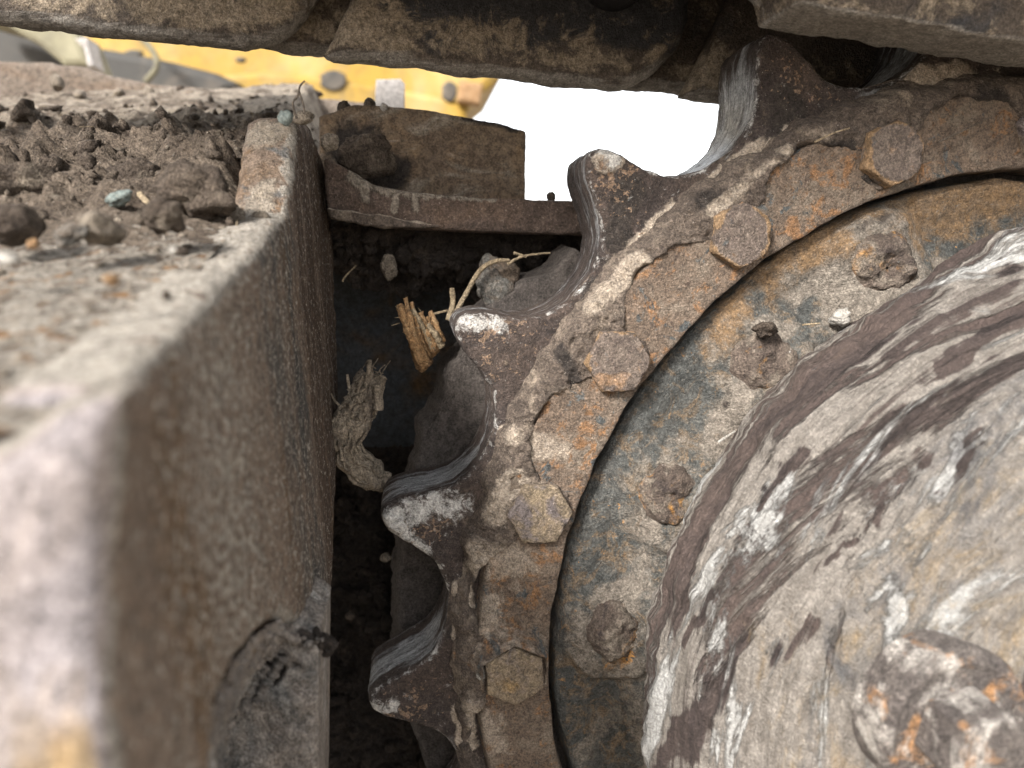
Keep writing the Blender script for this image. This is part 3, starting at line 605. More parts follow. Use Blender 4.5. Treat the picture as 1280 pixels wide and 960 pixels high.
attr(plate, 'orange', np.clip(paint(c, [(360, 240, 357, 262, 6), (312, 165, 325, 168, 10), (300, 235, 300, 250, 8)], .02)*fr+paint(c, [(247, 377, 250, 380, 9), (205, 675, 207, 680, 9), (165, 835, 168, 838, 10)], .1)*rt, 0, 1))
# lug standing in the plate's cut-out, with weld runs along its edge
WL = .095
bm = bmesh.new(); prism_into(bm, [uvw(at(x, y, WL)) for x, y in [(240, 1060), (246, 900), (270, 845), (300, 808), (335, 786), (372, 783), (398, 800), (398, 860), (396, 1060)]], uvw([0, 0, -.055]), .003, 2)
pad = remesh('lug', bm, .0014, M['pad'], frame, 2); c = co(pad); n = no(pad)
cut = paint(c, [(372, 850, 375, 1060, 14)], WL)
setco(pad, c+n*((.0028*fbm(c, 55, 4, 84)+.0022*np.abs(fbm(c, 120, 3, 88))+.0008*fbm(c, 300, 3, 85))*np.clip(-n[:, 1]+n[:, 2]+.25, 0, 1)-.004*sm(.45, .8, paint(c, [(350, 838, 342, 850, 8), (368, 832, 370, 833, 4)], WL)))[:, None]); attr(pad, 'black', paint(c, [(352, 840, 343, 852, 7), (384, 795, 410, 800, 12)], WL))
for k, pts in enumerate([[(262, 960), (268, 900), (282, 862), (302, 828), (325, 803)], [(290, 880), (300, 850), (318, 825)], [(305, 870), (322, 840), (338, 815)]]):
    W_ = spline([uvw(at(x+16, y+6, WL+.004)) for x, y in pts], 60); bm = bmesh.new(); tube_into(bm, W_, [(.0026+.0008*math.sin(i*1.7)+.0004*math.sin(i*.6))*(1 if k == 0 else .75) for i in range(60)], 8)
    o = bmobj('weld_bead', bm, M['pad'], frame); c = co(o); setco(o, c+no(o)*(.0012*fbm(c, 250, 3, 86+k))[:, None]); attr(o, 'black', np.zeros(len(c)))
# crusty fillet of old weld between the plate's cut edge and the lug
E_ = spline(CUT[::-1], 150); Lc = spline([uvw(at(x, y, WL+.001)) for x, y in [(284, 1060), (286, 935), (294, 888), (314, 846), (336, 814), (354, 800), (384, 800), (402, 802)]], 150)
E_ = E_+uvw(-PN*.002); tt_ = np.linspace(0, 1, 36)
Pf = E_[:, None]*(1-tt_)[None, :, None]+Lc[:, None]*tt_[None, :, None]; Pf[:, :, 1] -= .004*np.sin(tt_*math.pi)[None]
fi = grid('weld_fillet', Pf, M['pad'], frame); c = co(fi); n = no(fi); n = n*np.sign(-n[:, 1:2]+1e-6)
setco(fi, c+n*(.0040*fbm(c, 70, 4, 291)+.0022*np.abs(fbm(c, 170, 3, 292)))[:, None]); attr(fi, 'black', np.clip(.25+.5*fbm(c, 60, 3, 293), 0, .6))
sp_ = co(fi)[rng.choice(150*36, 260)]
o = crumbs('weld_slag', sp_, np.exp(rng.normal(-6.7, .4, 260)).clip(.0006, .0024), M['pad'], None, frame); attr(o, 'black', np.full(len(o.data.vertices), .25))
for i, (x, y, r) in enumerate([(402, 799, 11), (394, 795, 9), (411, 805, 10), (386, 797, 7), (409, 816, 6), (398, 806, 8)]):
    o = rock('mud_lump', uvw(at(x, y, WL-.004)), r*.30/960, M['muck'], 200+i, 3, .8); o.parent = frame
# cross beam behind the teeth
WB = -.078
bp = [(409, 262), (405, 225), (404, 196), (420, 203), (436, 212), (468, 231), (500, 238), (545, 242), (600, 246), (658, 249), (720, 251), (790, 254), (790, 297), (735, 293), (640, 291), (560, 288), (500, 284), (440, 277)]
bm = bmesh.new(); prism_into(bm, [uvw(at(x, y, WB)) for x, y in bp], uvw([0, 0, -.028]), .002, 2)
beam = remesh('cross_beam', bm, .0018, M['beam'], frame, 2); c = co(beam); setco(beam, c+no(beam)*(.0011*fbm(c, 50, 4, 91)+.0005*fbm(c, 220, 3, 92))[:, None])
attr(beam, 'mud', paint(c, [(440, 218, 470, 232, 9), (470, 232, 530, 242, 8), (455, 235, 457, 250, 5), (495, 245, 492, 262, 5), (520, 248, 520, 258, 5), (540, 244, 620, 249, 4)], WB)); attr(beam, 'black', np.zeros(len(c)))
# mud sill under the beam's left end
bm = bmesh.new(); prism_into(bm, [uvw(at(x, y, WB+.004)) for x, y in [(407, 259), (440, 263), (480, 269), (520, 276), (560, 284), (500, 285), (450, 281), (412, 272)]], uvw([0, 0, -.012]), .001, 1)
lip = remesh('weld_lip', bm, .0013, M['crust'], frame, 1); c = co(lip); setco(lip, c+no(lip)*(.002*fbm(c, 110, 4, 93))[:, None]); attr(lip, 'mud', sm(.3, .9, no(lip)[:, 2])*.7+.15); attr(lip, 'black', np.zeros(len(c)))
# spacer plate standing behind the beam
WS = -.128
bm = bmesh.new(); prism_into(bm, [uvw(at(x, y, WS)) for x, y in [(398, 146), (440, 130), (500, 133), (575, 143), (645, 160), (658, 163), (658, 256), (520, 250), (400, 240)]], uvw([0, 0, -.03]), .0015, 2)
sp = remesh('spacer_plate', bm, .0019, M['spacer'], frame, 2); c = co(sp); setco(sp, c+no(sp)*(.0012*fbm(c, 50, 4, 95)+.0005*fbm(c, 220, 3, 96))[:, None]); attr(sp, 'black', paint(c, [(440, 180, 490, 215, 30), (645, 160, 580, 146, 5)], WS))
# inner walls of the recess
def slab(name, pts, off, mat, vox=.004, amp=.001, parent=frame):
    bm = bmesh.new(); prism_into(bm, pts, off, .002, 1); o = remesh(name, bm, vox, mat, parent, 1); c = co(o); setco(o, c+no(o)*(amp*fbm(c, 30, 4, len(name)))[:, None]); return o
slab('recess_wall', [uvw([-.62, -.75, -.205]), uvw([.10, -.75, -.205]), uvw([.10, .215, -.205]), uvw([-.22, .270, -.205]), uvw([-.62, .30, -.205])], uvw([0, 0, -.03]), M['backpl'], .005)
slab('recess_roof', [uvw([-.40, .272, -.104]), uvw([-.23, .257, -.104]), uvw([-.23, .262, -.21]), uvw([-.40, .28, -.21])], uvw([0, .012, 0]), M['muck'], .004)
# top of the frame: a sloping plate, up-slope away from the camera
E0 = aton(281, 272, PF-PN*TH, PN); E1 = aton(36, 458, PF-PN*TH, PN)
SL = (E0[1]-E1[1])/(E0[2]-E1[2])          # rise per metre along w
def topv(w): return E0[1]+(w-E0[2])*SL
slab('top_plate', [uvw([-.395-.018, topv(.235)-.004, .235]), uvw([-1.5, topv(.235)-.004, .235]), uvw([-1.5, topv(-.62)-.004, -.62]), uvw([-.395-.018, topv(-.62)-.004, -.62])], uvw([0, -.02, 0]), M['spacer'], .008, .001)
attr(COL.objects['top_plate'], 'black', np.zeros(len(COL.objects['top_plate'].data.vertices)))
slab('front_plate', [uvw([-.418, topv(.21)-.012, .212]), uvw([-1.5, topv(.21)-.012, .212]), uvw([-1.5, -.58, .212]), uvw([-.418, -.58, .212])], uvw([0, 0, -.025]), M['spacer'], .009, .0015)
attr(COL.objects['front_plate'], 'black', np.zeros(len(COL.objects['front_plate'].data.vertices)))
# dusty rim along the far side of the frame top
WR = -.50
rim = [(-200, 62), (0, 75), (60, 77), (105, 82), (140, 94), (185, 103), (260, 110), (340, 116), (430, 124), (470, 128), (470, 175), (-200, 150)]
slab('top_rim', [uvw(at(x, y, WR)) for x, y in rim], uvw([0, 0, -.05]), M['rim'], .006, .002)

# ------------------------------------------------------------------ soil on the frame top
nx, ny = 330, 330
s = np.linspace(0, 1, nx); wq = .245-.78*np.linspace(0, 1, ny)**1.0
Uq = -.4085-(s**1.3)*1.05
UU, WW = np.meshgrid(Uq, wq, indexing='ij'); P = uvw(np.stack([UU, topv(WW), WW], -1)).reshape(-1, 3)
pw, pu = WW.ravel(), UU.ravel()
heap = sm(.10, -.02, pw)*sm(-.42, -.1, pw)         # dark crumbly heap next to the post
band2 = sm(-.12, -.28, pw)
hgt = .0016*fbm(P, 130, 4, 101)+.0006+.040*sm(-.08, -.50, pw)+heap*(.016+.024*fbm(P, 22, 5, 102)+.016*np.abs(fbm(P, 60, 4, 103))+.004*fbm(P, 180, 3, 105))+band2*(.004+.010*fbm(P, 14, 4, 104))
hgt = np.maximum(hgt, -.002)*sm(-.4095, -.432, pu)-.001; P[:, 2] += hgt
soil = grid('soil', P.reshape(nx, ny, 3), M['soil']); tag(soil, 'crumbly dark soil and grit lying on the frame top', None, None, 'stuff')
c = co(soil); attr(soil, 'dry', .46*band2+.16*heap+.12*sm(-.6, -.42, c[:, 0])); attr(soil, 'sandy', .62*sm(.04, .10, pw)); attr(soil, 'rust', .12+.42*sm(.05, .12, pw)+.1*band2)
def nearest_on_soil(u, w):
    return topv(w)+.004

sc = co(soil); wt = (heap+.06*band2+.04); wt = wt/wt.sum(); pick = rng.choice(len(sc), 2600, p=wt)
crumbs('soil_crumbs', sc[pick]+np.stack([0*pick, 0*pick, rng.uniform(-.001, .002, len(pick))], -1), np.exp(rng.normal(-6.35, .6, len(pick))).clip(.0006, .007), M['clod'], 'small dark soil crumbs lying on the frame top')
pick = rng.choice(len(sc), 1900, p=(sm(.03, .08, pw)+.35*band2+.25*heap)/(sm(.03, .08, pw)+.35*band2+.25*heap).sum())
crumbs('grit', sc[pick], np.exp(rng.normal(-6.9, .4, len(pick))).clip(.0005, .0025), M['dryclod'], 'pale grit scattered on the frame top')

heap_p = rng.choice(len(sc), 46, p=(heap*.7+.12*band2+.02)/(heap*.7+.12*band2+.02).sum())
VV, FF, nv = [], [], 0
for i, q_ in enumerate(heap_p):
    r_c = float(np.exp(rng.normal(-4.75, .38))); o = rock('soil_clods', sc[q_]+np.array([0, 0, -.25*r_c]), r_c, M['clod'], 300+i, 3, .75, (rng.uniform(.9, 1.4), rng.uniform(.7, 1), rng.uniform(.5, .9)))
    R_ = np.array(o.rotation_euler.to_matrix()); a = co(o) @ R_.T+np.array(o.location); VV.append(a); FF += [tuple(x+nv for x in p_.vertices) for p_ in o.data.polygons]; nv += len(a); bpy.data.objects.remove(o)
o = mesh('soil_clods', np.concatenate(VV), FF, M['clod']); tag(o, 'half buried earth clods merged into the dark soil on the frame', None, None, 'stuff')
bm = bmesh.new()
for q_ in rng.choice(len(sc), 90, p=wt):
    p0 = sc[q_]+np.array([0, 0, .0005]); d_ = np.array([random.gauss(0, 1), random.gauss(0, 1), random.uniform(0, .5)])*random.uniform(.003, .010)
    tube_into(bm, spline([p0, p0+d_*.5+np.array([0, 0, random.uniform(0, .003)]), p0+d_], 7), np.linspace(.00045, .0002, 7), 4)
tag(bmobj('soil_fibres', bm, M['straw']), 'short dry plant fibres mixed into the soil on the frame', None, None, 'stuff')
# ------------------------------------------------------------------ muck in the recess
def wallsheet(name, corners, nx, ny, amp, seed, mat, bulge=0):
    A00, A10, A01, A11 = [uvw(a) for a in corners]; s, t = np.meshgrid(np.linspace(0, 1, nx), np.linspace(0, 1, ny), indexing='ij'); s = s[..., None]; t = t[..., None]
    P = (A00*(1-s)*(1-t)+A10*s*(1-t)+A01*(1-s)*t+A11*s*t).reshape(-1, 3)
    nrm = np.cross(A10-A00, A01-A00); nrm /= np.linalg.norm(nrm)
    if nrm[1] > 0: nrm = -nrm
    P = P+nrm*(amp*fbm(P, 26, 5, seed)+amp*.5*np.abs(fbm(P, 70, 4, seed+1))+amp*.15*fbm(P, 250, 3, seed+2))[:, None]
    return grid(name, P.reshape(nx, ny, 3), mat)
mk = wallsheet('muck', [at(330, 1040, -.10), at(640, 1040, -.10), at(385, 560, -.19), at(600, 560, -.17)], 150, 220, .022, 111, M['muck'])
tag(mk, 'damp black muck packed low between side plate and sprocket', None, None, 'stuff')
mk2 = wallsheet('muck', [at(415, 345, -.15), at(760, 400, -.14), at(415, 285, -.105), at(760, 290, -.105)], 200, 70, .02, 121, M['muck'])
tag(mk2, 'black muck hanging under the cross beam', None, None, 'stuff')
for o_, cnt in ((mk, 1500), (mk2, 500)):
    c = co(o_); pick = rng.choice(len(c), cnt); crumbs('muck_crumbs', c[pick], np.exp(rng.normal(-6.1, .6, cnt)).clip(.0008, .008), M['muck'], 'crumbs of damp black muck in the recess')
# smooth mud ring packed behind the teeth
nr, nth = 40, 420
r_ = np.linspace(.27, .366, nr); t_ = np.linspace(math.radians(134), math.radians(205), nth); RR, TT = np.meshgrid(r_, t_, indexing='ij')
P = pol(RR, TT, np.full(RR.shape, -.069)).reshape(-1, 3); e = fbm(P, 60, 4, 131)
RR2 = RR.ravel()+.006*e*sm(.34, .366, RR.ravel()); RR2 = RR2-(RR2-.27)*.22*sm(math.radians(145), math.radians(135), TT.ravel()+.06*fbm(P, 25, 3, 133)); w2 = -.069+.0016*fbm(P, 40, 3, 132)-.03*sm(.360, .3665, RR.ravel()); P = pol(RR2, TT.ravel(), w2)
pm = grid('packed_mud', P.reshape(nr, nth, 3).transpose(1, 0, 2), M['packed']); tag(pm, 'smooth grey mud packed in a ring behind the sprocket teeth', None, None, 'stuff')

# ------------------------------------------------------------------ track chain
chain = thing('track_chain', 'muddy track chain of heavy links passing over the sprocket', 'track chain')
J1 = at(762, -9, -.08); J0 = at(285, -70, -.08)
cd = np.array([J1[0]-J0[0], J1[1]-J0[1]]); CP = np.linalg.norm(cd); cd /= CP; cn = np.array([-cd[1], cd[0]])
def chain_pt(j, s, h, w): p = J1[:2]+cd*(j*CP+s)+cn*h; return np.array([p[0], p[1], w])
RBOSS = .053
def link_mesh(j, rear):
    # a link from joint j-1 (pin end) to joint j (bushing end); h = 0 at joint line, rail at -RBOSS
    bm = bmesh.new()
    if rear: wn, wf_, t = -.080, -.104, .024        # bushing end near us, pin end behind
    else: wn, wf_, t = .002, .030, .026             # bushing end next to the sprocket, pin end nearer to us
    def body(s0, s1, w, tk, r0, r1, dh=0):
        pts = []
        if r1:
            for a in np.linspace(-90, 60, 12): pts.append((s1+RBOSS*math.cos(math.radians(a)), RBOSS*math.sin(math.radians(a))))
        else: pts += [(s1, -RBOSS), (s1, .05)]
        pts += [(s1-.02, .075), (s0+.02, .075)]
        if r0:
            for a in np.linspace(120, 270, 12): pts.append((s0+RBOSS*math.cos(math.radians(a)), RBOSS*math.sin(math.radians(a))))
        else: pts += [(s0+.035, .05), (s0+.012, .005), (s0, -.03), (s0-.012, -RBOSS)]
        prism_into(bm, [uvw(chain_pt(j, s, h+dh, w)) for s, h in pts], uvw([0, 0, -tk]), .0105, 4)
    body(-.155, 0, wn, t, False, True)                     # bushing half
    body(-CP, -.10, wf_, t, True, False, .008)             # pin half
    return bm
def finish_link(bm, k):
    o = remesh('link', bm, .0022, M['chain'], chain, 3); c = co(o); n = no(o)
    setco(o, c+n*(.0028*fbm(c, 32, 4, 141+k)+.0008*fbm(c, 200, 3, 145))[:, None]); dn = np.clip(-n[:, 2], 0, 1); attr(o, 'rail', np.clip(dn*.9, 0, 1)); return o, c, dn
for j in (-1, 0, 1, 2, 3):
    o, c, dn = finish_link(link_mesh(j, True), j); h = (c[:, [0, 2]]-J1[:2]) @ cn
    attr(o, 'mud', np.clip(.20+.36*sm(-.012, -.04, h)+paint(c, [(420, 30, 470, 20, 40), (880, 90, 890, 120, 24), (250, 10, 330, 15, 60), (840, 60, 830, 80, 12)], -.08)*.5, 0, .75)*(1-dn))
    attr(o, 'oil', paint(c, [(560, 10, 860, 15, 46), (640, 40, 700, 30, 22), (340, 60, 380, 20, 12), (850, 70, 870, 90, 16), (500, 5, 560, 20, 24)], -.08)); attr(o, 'chip', .35*sm(-.02, -.045, h))
# near rail: the link over the sprocket and its neighbours, running up to the left
ND = at(1280, 88, .008)-at(940, 40, .008); ND /= np.linalg.norm(ND); NN = np.array([-ND[1], ND[0], 0]); NP = at(940, 40, .008)
for k in (-1, 0, 1, 2):
    bm = bmesh.new(); q0 = NP+ND*(k*CP)+np.array([0, 0, .004])
    if k < 1: q0 = q0+NN*(.016*(k == -1))
    o1 = [(0, 0), (.10, -.0015), (.22, 0), (.22, .13), (-.02, .13), (-.012, .05), (-.004, .010)] 
    prism_into(bm, [uvw(q0+ND*s_+NN*h_) for s_, h_ in o1], uvw([0, 0, .042]), .002, 2)
    prism_into(bm, [uvw(q0+ND*s_+NN*h_+np.array([0, 0, -.002])) for s_, h_ in [(-.13, .012), (.05, .012), (.05, .12), (-.13, .12)]], uvw([0, 0, .02]), .002, 2)
    o, c, dn = finish_link(bm, 20+k)
    attr(o, 'mud', .45+.35*fbm(c, 24, 4, 5)); attr(o, 'oil', np.clip(.25+.6*fbm(c, 28, 3, 9), 0, .7)); attr(o, 'chip', np.full(len(c), .25))
for j in (-1, 0, 1, 2):
    bm = bmesh.new(); tube_into(bm, [uvw(chain_pt(j, 0, .012, .03)), uvw(chain_pt(j, 0, .012, -.10))], .0225, 48)
    o = bmobj('bushing', bm, M['chain'], chain)
    for k, v in (('mud', .1), ('oil', .9), ('chip', 0), ('rail', 0)): attr(o, k, np.full(len(o.data.vertices), v))
for j in (-1, 0, 1, 2, 3):
    bm = bmesh.new(); prism_into(bm, [uvw(chain_pt(j, s, h, .22)) for s, h in ((-.2, .078), (.004, .078), (.012, .092), (-.05, .092), (-.06, .125), (-.07, .125), (-.08, .092), (-.205, .092))], uvw([0, 0, -.50]))
    o = bmobj('track_shoe', bm, M['darkmetal'], chain, smooth=False)

# ------------------------------------------------------------------ machine body far behind
body = thing('excavator_body', 'yellow painted machine body behind the track frame', 'machine body')
ZB = -1.7
def far_slab(name, px, w, th_, mat, bev=.01, parent=body):
    bm = bmesh.new(); prism_into(bm, [uvw(at(x, y, w)) for x, y in px], uvw([0, 0, -th_]), bev, 2)
    return bmobj(name, bm, mat, parent, smooth=False)
far_slab('side_panel', [(60, -60), (640, -60), (640, 60), (626, 98), (576, 138), (560, 175), (300, 175), (90, 175)], ZB, .5, M['yellow'], .02)
far_slab('lower_flange', [(100, 82), (255, 95), (330, 88), (420, 96), (590, 128), (576, 172), (320, 172), (110, 172)], ZB+.06, .1, M['yellow'], .015)
far_slab('shadow_band', [(90, 46), (120, 58), (170, 66), (215, 76), (270, 90), (300, 104), (270, 130), (100, 130)], ZB+.18, .12, M['darkmetal'], .02)  # dark slab drawn in place of the shadow band under the body
for (x, y, w_, h_) in ((416, 100, 15, 12), (300, 74, 6, 3), (166, 66, 10, 4), (562, 114, 9, 12)):
    far_slab('slot', [(x+w_*(1.1+.15*math.sin(3*k))*math.cos(math.pi*k/6), y+h_*1.1*math.sin(math.pi*k/6)) for k in range(12)], ZB+.068, .02, M['darkmetal'], .004)
far_slab('tow_eye', [(575, 100), (605, 104), (600, 130), (572, 126)], ZB+.11, .05, M['ochre'], .008)
strand_pts = spline([at(150, 22, ZB+.24), at(172, 42, ZB+.25), at(192, 66, ZB+.25), at(196, 84, ZB+.25), at(182, 102, ZB+.24)], 40)
bm = bmesh.new(); tube_into(bm, uvw(strand_pts), .0065, 10); bmobj('hose', bm, M['olive'], body)
arm = thing('swing_arm', 'olive mud coated steel arm with a pale tip', 'machine arm')
far_slab('arm_body', [(-60, -5), (20, 12), (70, 22), (92, 35), (100, 50), (112, 82), (80, 82), (50, 58), (0, 28), (-60, 10)], -1.05, .12, M['olive'], .01, arm)
far_slab('arm_tip', [(92, 48), (108, 46), (117, 82), (109, 84), (104, 60)], -1.0, .05, M['greyplate'], .004, arm)
far_slab('dark_strut', [(-60, 18), (0, 26), (40, 48), (86, 80), (60, 92), (-60, 92)], -1.2, .06, M['darkmetal'], .008, arm)
brk = bmesh.new(); prism_into(brk, [uvw(at(x, y, -.42)) for x, y in [(470, 99), (500, 98), (506, 104), (506, 140), (468, 140)]], uvw([0, 0, -.03]), .002, 2)
tag(bmobj('steel_block', brk, M['greyplate']), 'pale grey steel block standing behind the spacer plate', 'steel block')

# ------------------------------------------------------------------ loose things
def put_rock(x, y, w, rpx, mat, label, cat, name, seed, squash=(1, 1, 1), rough=.4, lift=0):
    p = at(x, y, w); r = rpx*depth(p)/960; o = rock(name, uvw(p), r, mat, seed, 4 if rpx > 12 else 3, rough, squash); tag(o, label, cat); return o
put_rock(486, 334, -.095, 14, M['dryclod'], 'pointed tan stone hanging in black muck under the beam', 'stone', 'stone', 5, (.7, .7, 1.2), .3)
put_rock(622, 356, -.080, 30, M['stone'], 'large grey stone with a brown patch behind the tooth valley', 'stone', 'stone', 9, (.9, .7, 1.05), .6)
put_rock(482, 697, -.09, 8, M['dryclod'], 'small tan pebble in the dark recess below the chalky tooth', 'pebble', 'pebble', 12, (1.1, .8, .7))
put_rock(438, 770, -.09, 6, M['clod'], 'small grey brown pebble deep in the recess by the side plate', 'pebble', 'pebble', 13)
put_rock(601, 840, .002, 8, M['white'], 'white pebble stuck beside the sunken bolt', 'pebble', 'pebble', 14, (.8, .8, 1.15), .5)
put_rock(957, 412, .008, 17, M['clod'], 'black earth lump above the orange bolt boss', 'clod', 'clod', 15, (1.1, .8, .55), .5)
put_rock(1050, 397, .008, 13, M['white'], 'pale angular stone lying against the hub', 'stone', 'stone', 16, (1.1, .7, .8), .6)
put_rock(689, 248, -.092, 7, M['clod'], 'tiny lone clod on the beam against the sky', 'clod', 'clod', 17, (.8, .8, 1.1))
put_rock(357, 147, .0, 10, M['turq'], 'pale green pebble on top of the post', 'pebble', 'pebble', 18, (.9, .8, 1))
put_rock(412, 178, -.05, 11, M['dryclod'], 'dry clod stuck on the curved shoulder of the beam', 'clod', 'clod', 19)
put_rock(377, 148, -.02, 12, M['dryclod'], 'dry earth lump under the twig on the post', 'clod', 'clod', 27, (1.2, .8, .7), .4)
put_rock(295, 270, .035, 13, M['dryclod'], 'tan mud ball left at the foot of the post', 'mud ball', 'mud_ball', 21, (1.1, .8, .8), .3)
put_rock(327, 273, .035, 11, M['dryclod'], 'tan mud ball right at the foot of the post', 'mud ball', 'mud_ball', 22, (1.1, .8, .8), .3)
put_rock(460, 195, -.105, 32, M['clod'], 'big dark clod wedged behind the beam', 'clod', 'clod', 23, (1.1, .6, .8), .5)
put_rock(430, 134, -.135, 8, M['clod'], 'dark clod at the spacer plate corner', 'clod', 'clod', 24)
put_rock(462, 129, -.135, 9, M['clod'], 'dark lump lying on the spacer plate before the pale steel block', 'clod', 'clod', 25, (1.1, .8, .7))
put_rock(480, 134, -.128, 5, M['white'], 'chalky crumb on the spacer plate rim', 'crumb', 'crumb', 26)
def on_top(x, y, rpx, mat, label, cat, name, seed, squash=(1, 1, 1), rough=.45, lift=.5):
    nrm = np.array([0, 1., -SL]); nrm /= np.linalg.norm(nrm); p0 = np.array([0, topv(0)+.012, 0]); d = ray(x, y); t = ((p0-CC) @ nrm)/(d @ nrm)
    if t < .1 or t > .9: t = .8
    p = CC+d*t; r = rpx*t/960; o = rock(name, uvw(p)+np.array([0, 0, r*lift*.3]), r, mat, seed, 4 if rpx > 12 else 3, rough, squash); tag(o, label, cat); return o
on_top(150, 250, 15, M['turq'], 'turquoise stone half buried in the dark soil heap', 'stone', 'stone', 31, (1.2, .8, .6))
on_top(170, 228, 27, M['clod'], 'round dark clod above the turquoise stone', 'clod', 'clod', 32, (1.1, .9, .8))
on_top(42, 306, 7, M['ochre'], 'small orange pebble below the soil heap', 'pebble', 'pebble', 33)
on_top(140, 352, 10, M['ochre'], 'ochre pebble on the rusty grit near the plate edge', 'pebble', 'pebble', 34, (1.1, .9, .8))
on_top(88, 297, 20, M['stone'], 'flat grey stone at the foot of the soil heap', 'stone', 'stone', 35, (1.1, .8, .6), .6)
on_top(15, 285, 32, M['clod'], 'large smooth dark clod, leftmost beside the orange pebble', 'clod', 'clod', 36, (1, .9, .8), .3)
on_top(45, 240, 36, M['clod'], 'broad dark clod with a smooth face in the heap', 'clod', 'clod', 37, (1.3, .9, .6), .5)
on_top(125, 290, 26, M['dryclod'], 'tan brown clod in the middle of the heap', 'clod', 'clod', 38, (1.2, .9, .7), .5)
on_top(205, 275, 26, M['clod'], 'rough clod beside the side plate top', 'clod', 'clod', 39, (1.1, .9, .8), .6)
on_top(250, 245, 36, M['clod'], 'big fibrous clod leaning against the post', 'clod', 'clod', 40, (1.2, .9, .9), .6)
on_top(20, 190, 24, M['clod'], 'dark clod on the far soil at left', 'clod', 'clod', 41, (1.3, .9, .7), .6)
on_top(75, 190, 22, M['clod'], 'blocky dark clod on the far soil', 'clod', 'clod', 42, (1.1, .9, .8), .5)
on_top(215, 170, 20, M['clod'], 'shadowed clod under a soil overhang', 'clod', 'clod', 43, (1.3, .9, .6), .6)
on_top(10, 325, 13, M['white'], 'flat pale stone lying below the smooth dark clod', 'stone', 'stone', 44, (1.4, .9, .5))
on_top(216, 314, 5, M['white'], 'tiny white pebble by the plate edge', 'pebble', 'pebble', 45)
on_top(52, 440, 6, M['white'], 'white pebble on the rusty grit near the camera', 'pebble', 'pebble', 46)
for i, (x, y, r, lb) in enumerate([(72, 103, 9, 'pale cone clod on the rim, leftmost'), (150, 116, 8, 'flat pale clod on the rim'), (185, 119, 10, 'tall rounded clod on the middle of the rim'), (288, 126, 8, 'upright dark clod on the rim near the post'), (245, 122, 7, 'low clod on the rim'), (100, 118, 9, 'knobbly clod below the rim at left')]):
    put_rock(x, y, WR+.06, r, M['dryclod'], lb, 'clod', 'clod', 60+i, (1, .8, 1.1 if i in (0, 2, 3) else .6), .4)

def strand(pts, r0, r1, mat, name, label=None, cat=None, parent=None, n=40, seg=7):
    r0, r1 = r0*.82, r1*.82
    P_ = spline(pts, n); bm = bmesh.new(); tube_into(bm, P_, np.linspace(r0, r1, n), seg); o = bmobj(name, bm, mat, parent)
    c = co(o); setco(o, c+no(o)*(r0*.25*fbm(c, .5/r0, 3, 5))[:, None])
    if label: tag(o, label, cat)
    return o
A3 = lambda L: [uvw(at(x, y, w)) for x, y, w in L]
tw = thing('straw_stalk', 'pale dry stalk arching over the grey stone in the recess', 'stalk')
strand(A3([(566, 398, -.07), (580, 372, -.068), (600, 338, -.066), (618, 327, -.066), (636, 325, -.067)]), .0021, .0016, M['straw'], 'stem', parent=tw)
strand(A3([(634, 330, -.067), (655, 320, -.067), (688, 316, -.068)]), .0013, .0007, M['straw'], 'side_shoot', parent=tw)
strand(A3([(642, 316, -.067), (658, 321, -.067)]), .0012, .0010, M['straw'], 'leaf_stub', parent=tw)
strand(A3([(560, 400, -.072), (566, 380, -.071), (565, 360, -.07)]), .0024, .0020, M['straw'], 'broken_stub', parent=tw)
strand(A3([(540, 393, -.074), (560, 388, -.073)]), .0011, .0009, M['straw'], 'cross_stub', parent=tw)
tg = thing('twig', 'thin curled twig standing on the post top', 'twig')
strand(A3([(371, 148, .0), (366, 130, .0), (372, 120, .0), (375, 108, .0), (381, 101, .0)]), .0008, .0005, M['twig'], 'stem', parent=tg)
strand(A3([(374, 115, .0), (379, 130, .0), (381, 142, .0)]), .0007, .0005, M['twig'], 'side_shoot', parent=tg)
strand(A3([(428, 352, -.09), (432, 345, -.09), (445, 332, -.092)]), .0009, .0005, M['straw'], 'root_hair', 'thin pale root hanging at the side plate edge', 'root')
strand(A3([(175, 243, .03), (185, 253, .035), (198, 263, .04)]), .0019, .0013, M['straw'], 'straw', 'short bent straw lying on the round dark clod', 'straw')
strand(A3([(898, 553, .016), (908, 546, .016), (919, 539, .016)]), .0010, .0006, M['white'], 'straw', 'tiny white straw caught at the hub edge', 'straw')
strand(A3([(1003, 406, .016), (1025, 404, .016)]), .0007, .0004, M['straw'], 'straw', 'tiny straw lying beside the pale stone at the hub', 'straw')
strand(A3([(1018, 178, .006), (1040, 167, .007), (1062, 160, .006)]), .0007, .0004, M['straw'], 'straw', 'dry stem stuck in the crust left of the top bolt', 'straw')
strand(A3([(1172, 178, .006), (1200, 165, .007), (1240, 145, .006)]), .0008, .0005, M['twig'], 'root_hair', 'brown root stuck in the crust right of the top bolt', 'root')
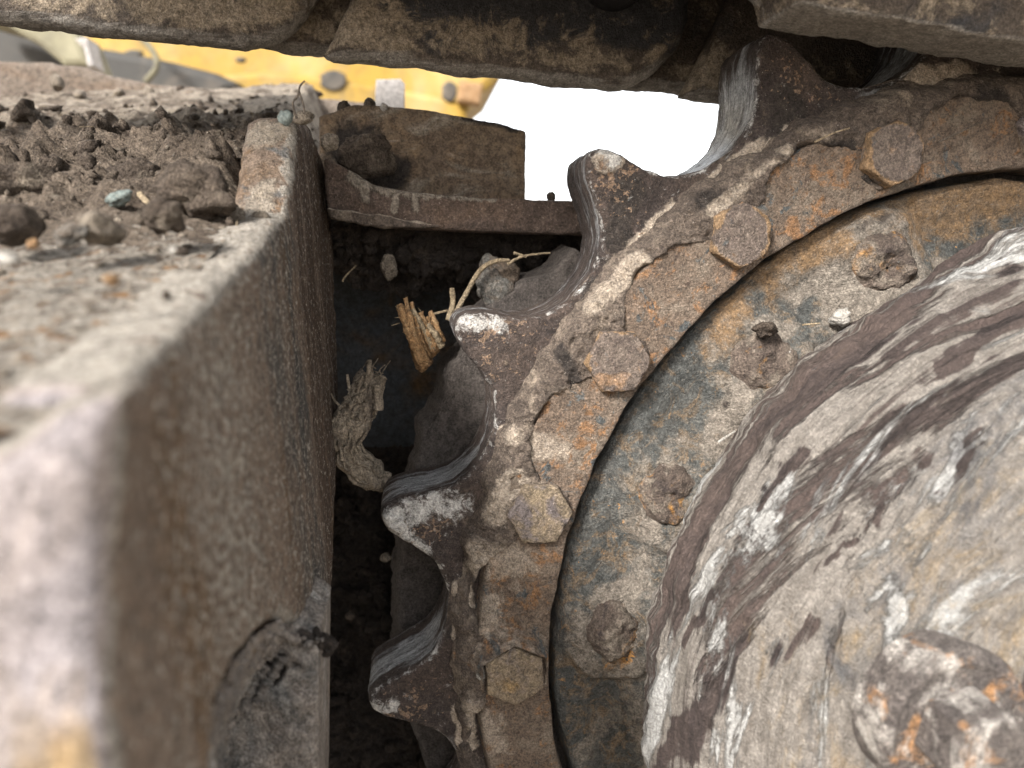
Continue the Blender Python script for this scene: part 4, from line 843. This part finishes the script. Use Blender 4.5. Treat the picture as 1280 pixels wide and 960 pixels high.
# splintered wood
wood = thing('wood_chunk', 'orange splintered wood chunk stuck above the mud ring', 'wood chunk')
for i in range(34):
    a = (i % 12)/11; lay = i//12; x0, y0 = 499+a*40+random.uniform(-4, 4), 378+a*20+random.uniform(-8, 14)+lay*6; x1, y1 = 528+a*26+random.uniform(-3, 3), 462-a*38+random.uniform(-8, 6)
    w0 = -.070-.004*lay+random.uniform(-.002, .003)
    pts = A3([(x0, y0, w0), ((x0+x1)/2+random.uniform(-2, 2), (y0+y1)/2, w0+.002), (x1, y1, w0-.002)]); r0 = random.uniform(.0019, .0040)
    o = strand(pts, r0*.7, r0*1.15, M['straw'] if i in (2, 5, 9) else M['wood'], 'splinter', parent=wood, n=22, seg=5); c = co(o); setco(o, c+no(o)*(r0*.5*fbm(c*np.array([1, 1, .5]), 500, 3, i))[:, None])
for i in range(9):
    x0, y0 = 498+random.uniform(0, 30), 385+random.uniform(0, 40); strand(A3([(x0, y0, -.066), (x0-8+random.uniform(-6, 4), y0+random.uniform(-8, 4), -.064)]), .0004, .0002, M['straw'], 'wood_hair', parent=wood, n=8, seg=4)
# rotten root
root = thing('root_chunk', 'frayed grey root chunk curled against the side plate', 'root')
P_ = spline(A3([(466, 468, -.06), (456, 495, -.058), (443, 520, -.056), (433, 545, -.056), (437, 570, -.057), (460, 592, -.06), (482, 604, -.064)]), 60)
rad = np.interp(np.linspace(0, 1, 60), [0, .2, .45, .6, .8, 1], [.0065, .0095, .0105, .0085, .0095, .0055])
bm = bmesh.new(); tube_into(bm, P_, rad, 20); o = bmobj('root_body', bm, M['root'], root); c = co(o); setco(o, c+no(o)*(.0045*fbm(c*np.array([1, 1, .45]), 170, 4, 151)+.001*fbm(c, 600, 2, 152))[:, None])
for i in range(60):
    k = random.randint(2, 52); t_ = P_[min(k+2, 59)]-P_[k-2]; t_ /= np.linalg.norm(t_); sd_ = np.cross(t_, [0, 1, 0]); sd_ /= np.linalg.norm(sd_)
    q = random.uniform(-.95, .95); fy = -math.sqrt(1-q*q); L = random.randint(4, 9)
    pts = [P_[min(max(k+m_, 0), 59)]+(sd_*(q+.1*math.sin(m_+i))+np.array([0, fy, 0]))*rad[min(max(k+m_, 0), 59)]*(1.06+.05*abs(m_)*(i % 5 == 0)) for m_ in (-L, -L//2, 0, L//2)]
    strand(pts, random.uniform(.0005, .0013), random.uniform(.0010, .0021), M['root'], 'root_fibre', parent=root, n=14, seg=5)
for i in range(34):
    p0 = P_[2]+rad[2]*np.array([random.uniform(-1, 1), random.uniform(-1, .2), random.uniform(-1, 1)]); e = p0+np.array([random.uniform(-.003, .008), random.uniform(-.004, .002), random.uniform(-.003, .009)])
    strand([p0, (p0+e)/2+np.array([random.uniform(-.002, .002), 0, .001]), e], .0005, .0003, M['root'], 'root_hair', parent=root, n=8, seg=4)
strand(A3([(425, 508, -.053), (418, 500, -.053), (414, 492, -.053)]), .0010, .0005, M['root'], 'root_fibre', parent=root, n=10)
strand(A3([(444, 498, -.055), (437, 485, -.055), (434, 468, -.055)]), .0018, .0009, M['root'], 'root_fibre', parent=root, n=12)
strand(A3([(458, 490, -.055), (461, 470, -.054), (462, 450, -.053)]), .0028, .0016, M['root'], 'root_fibre', parent=root, n=12)
strand(A3([(471, 480, -.05), (473, 498, -.05), (472, 512, -.05)]), .0034, .0040, M['root'], 'root_fibre', parent=root, n=12)
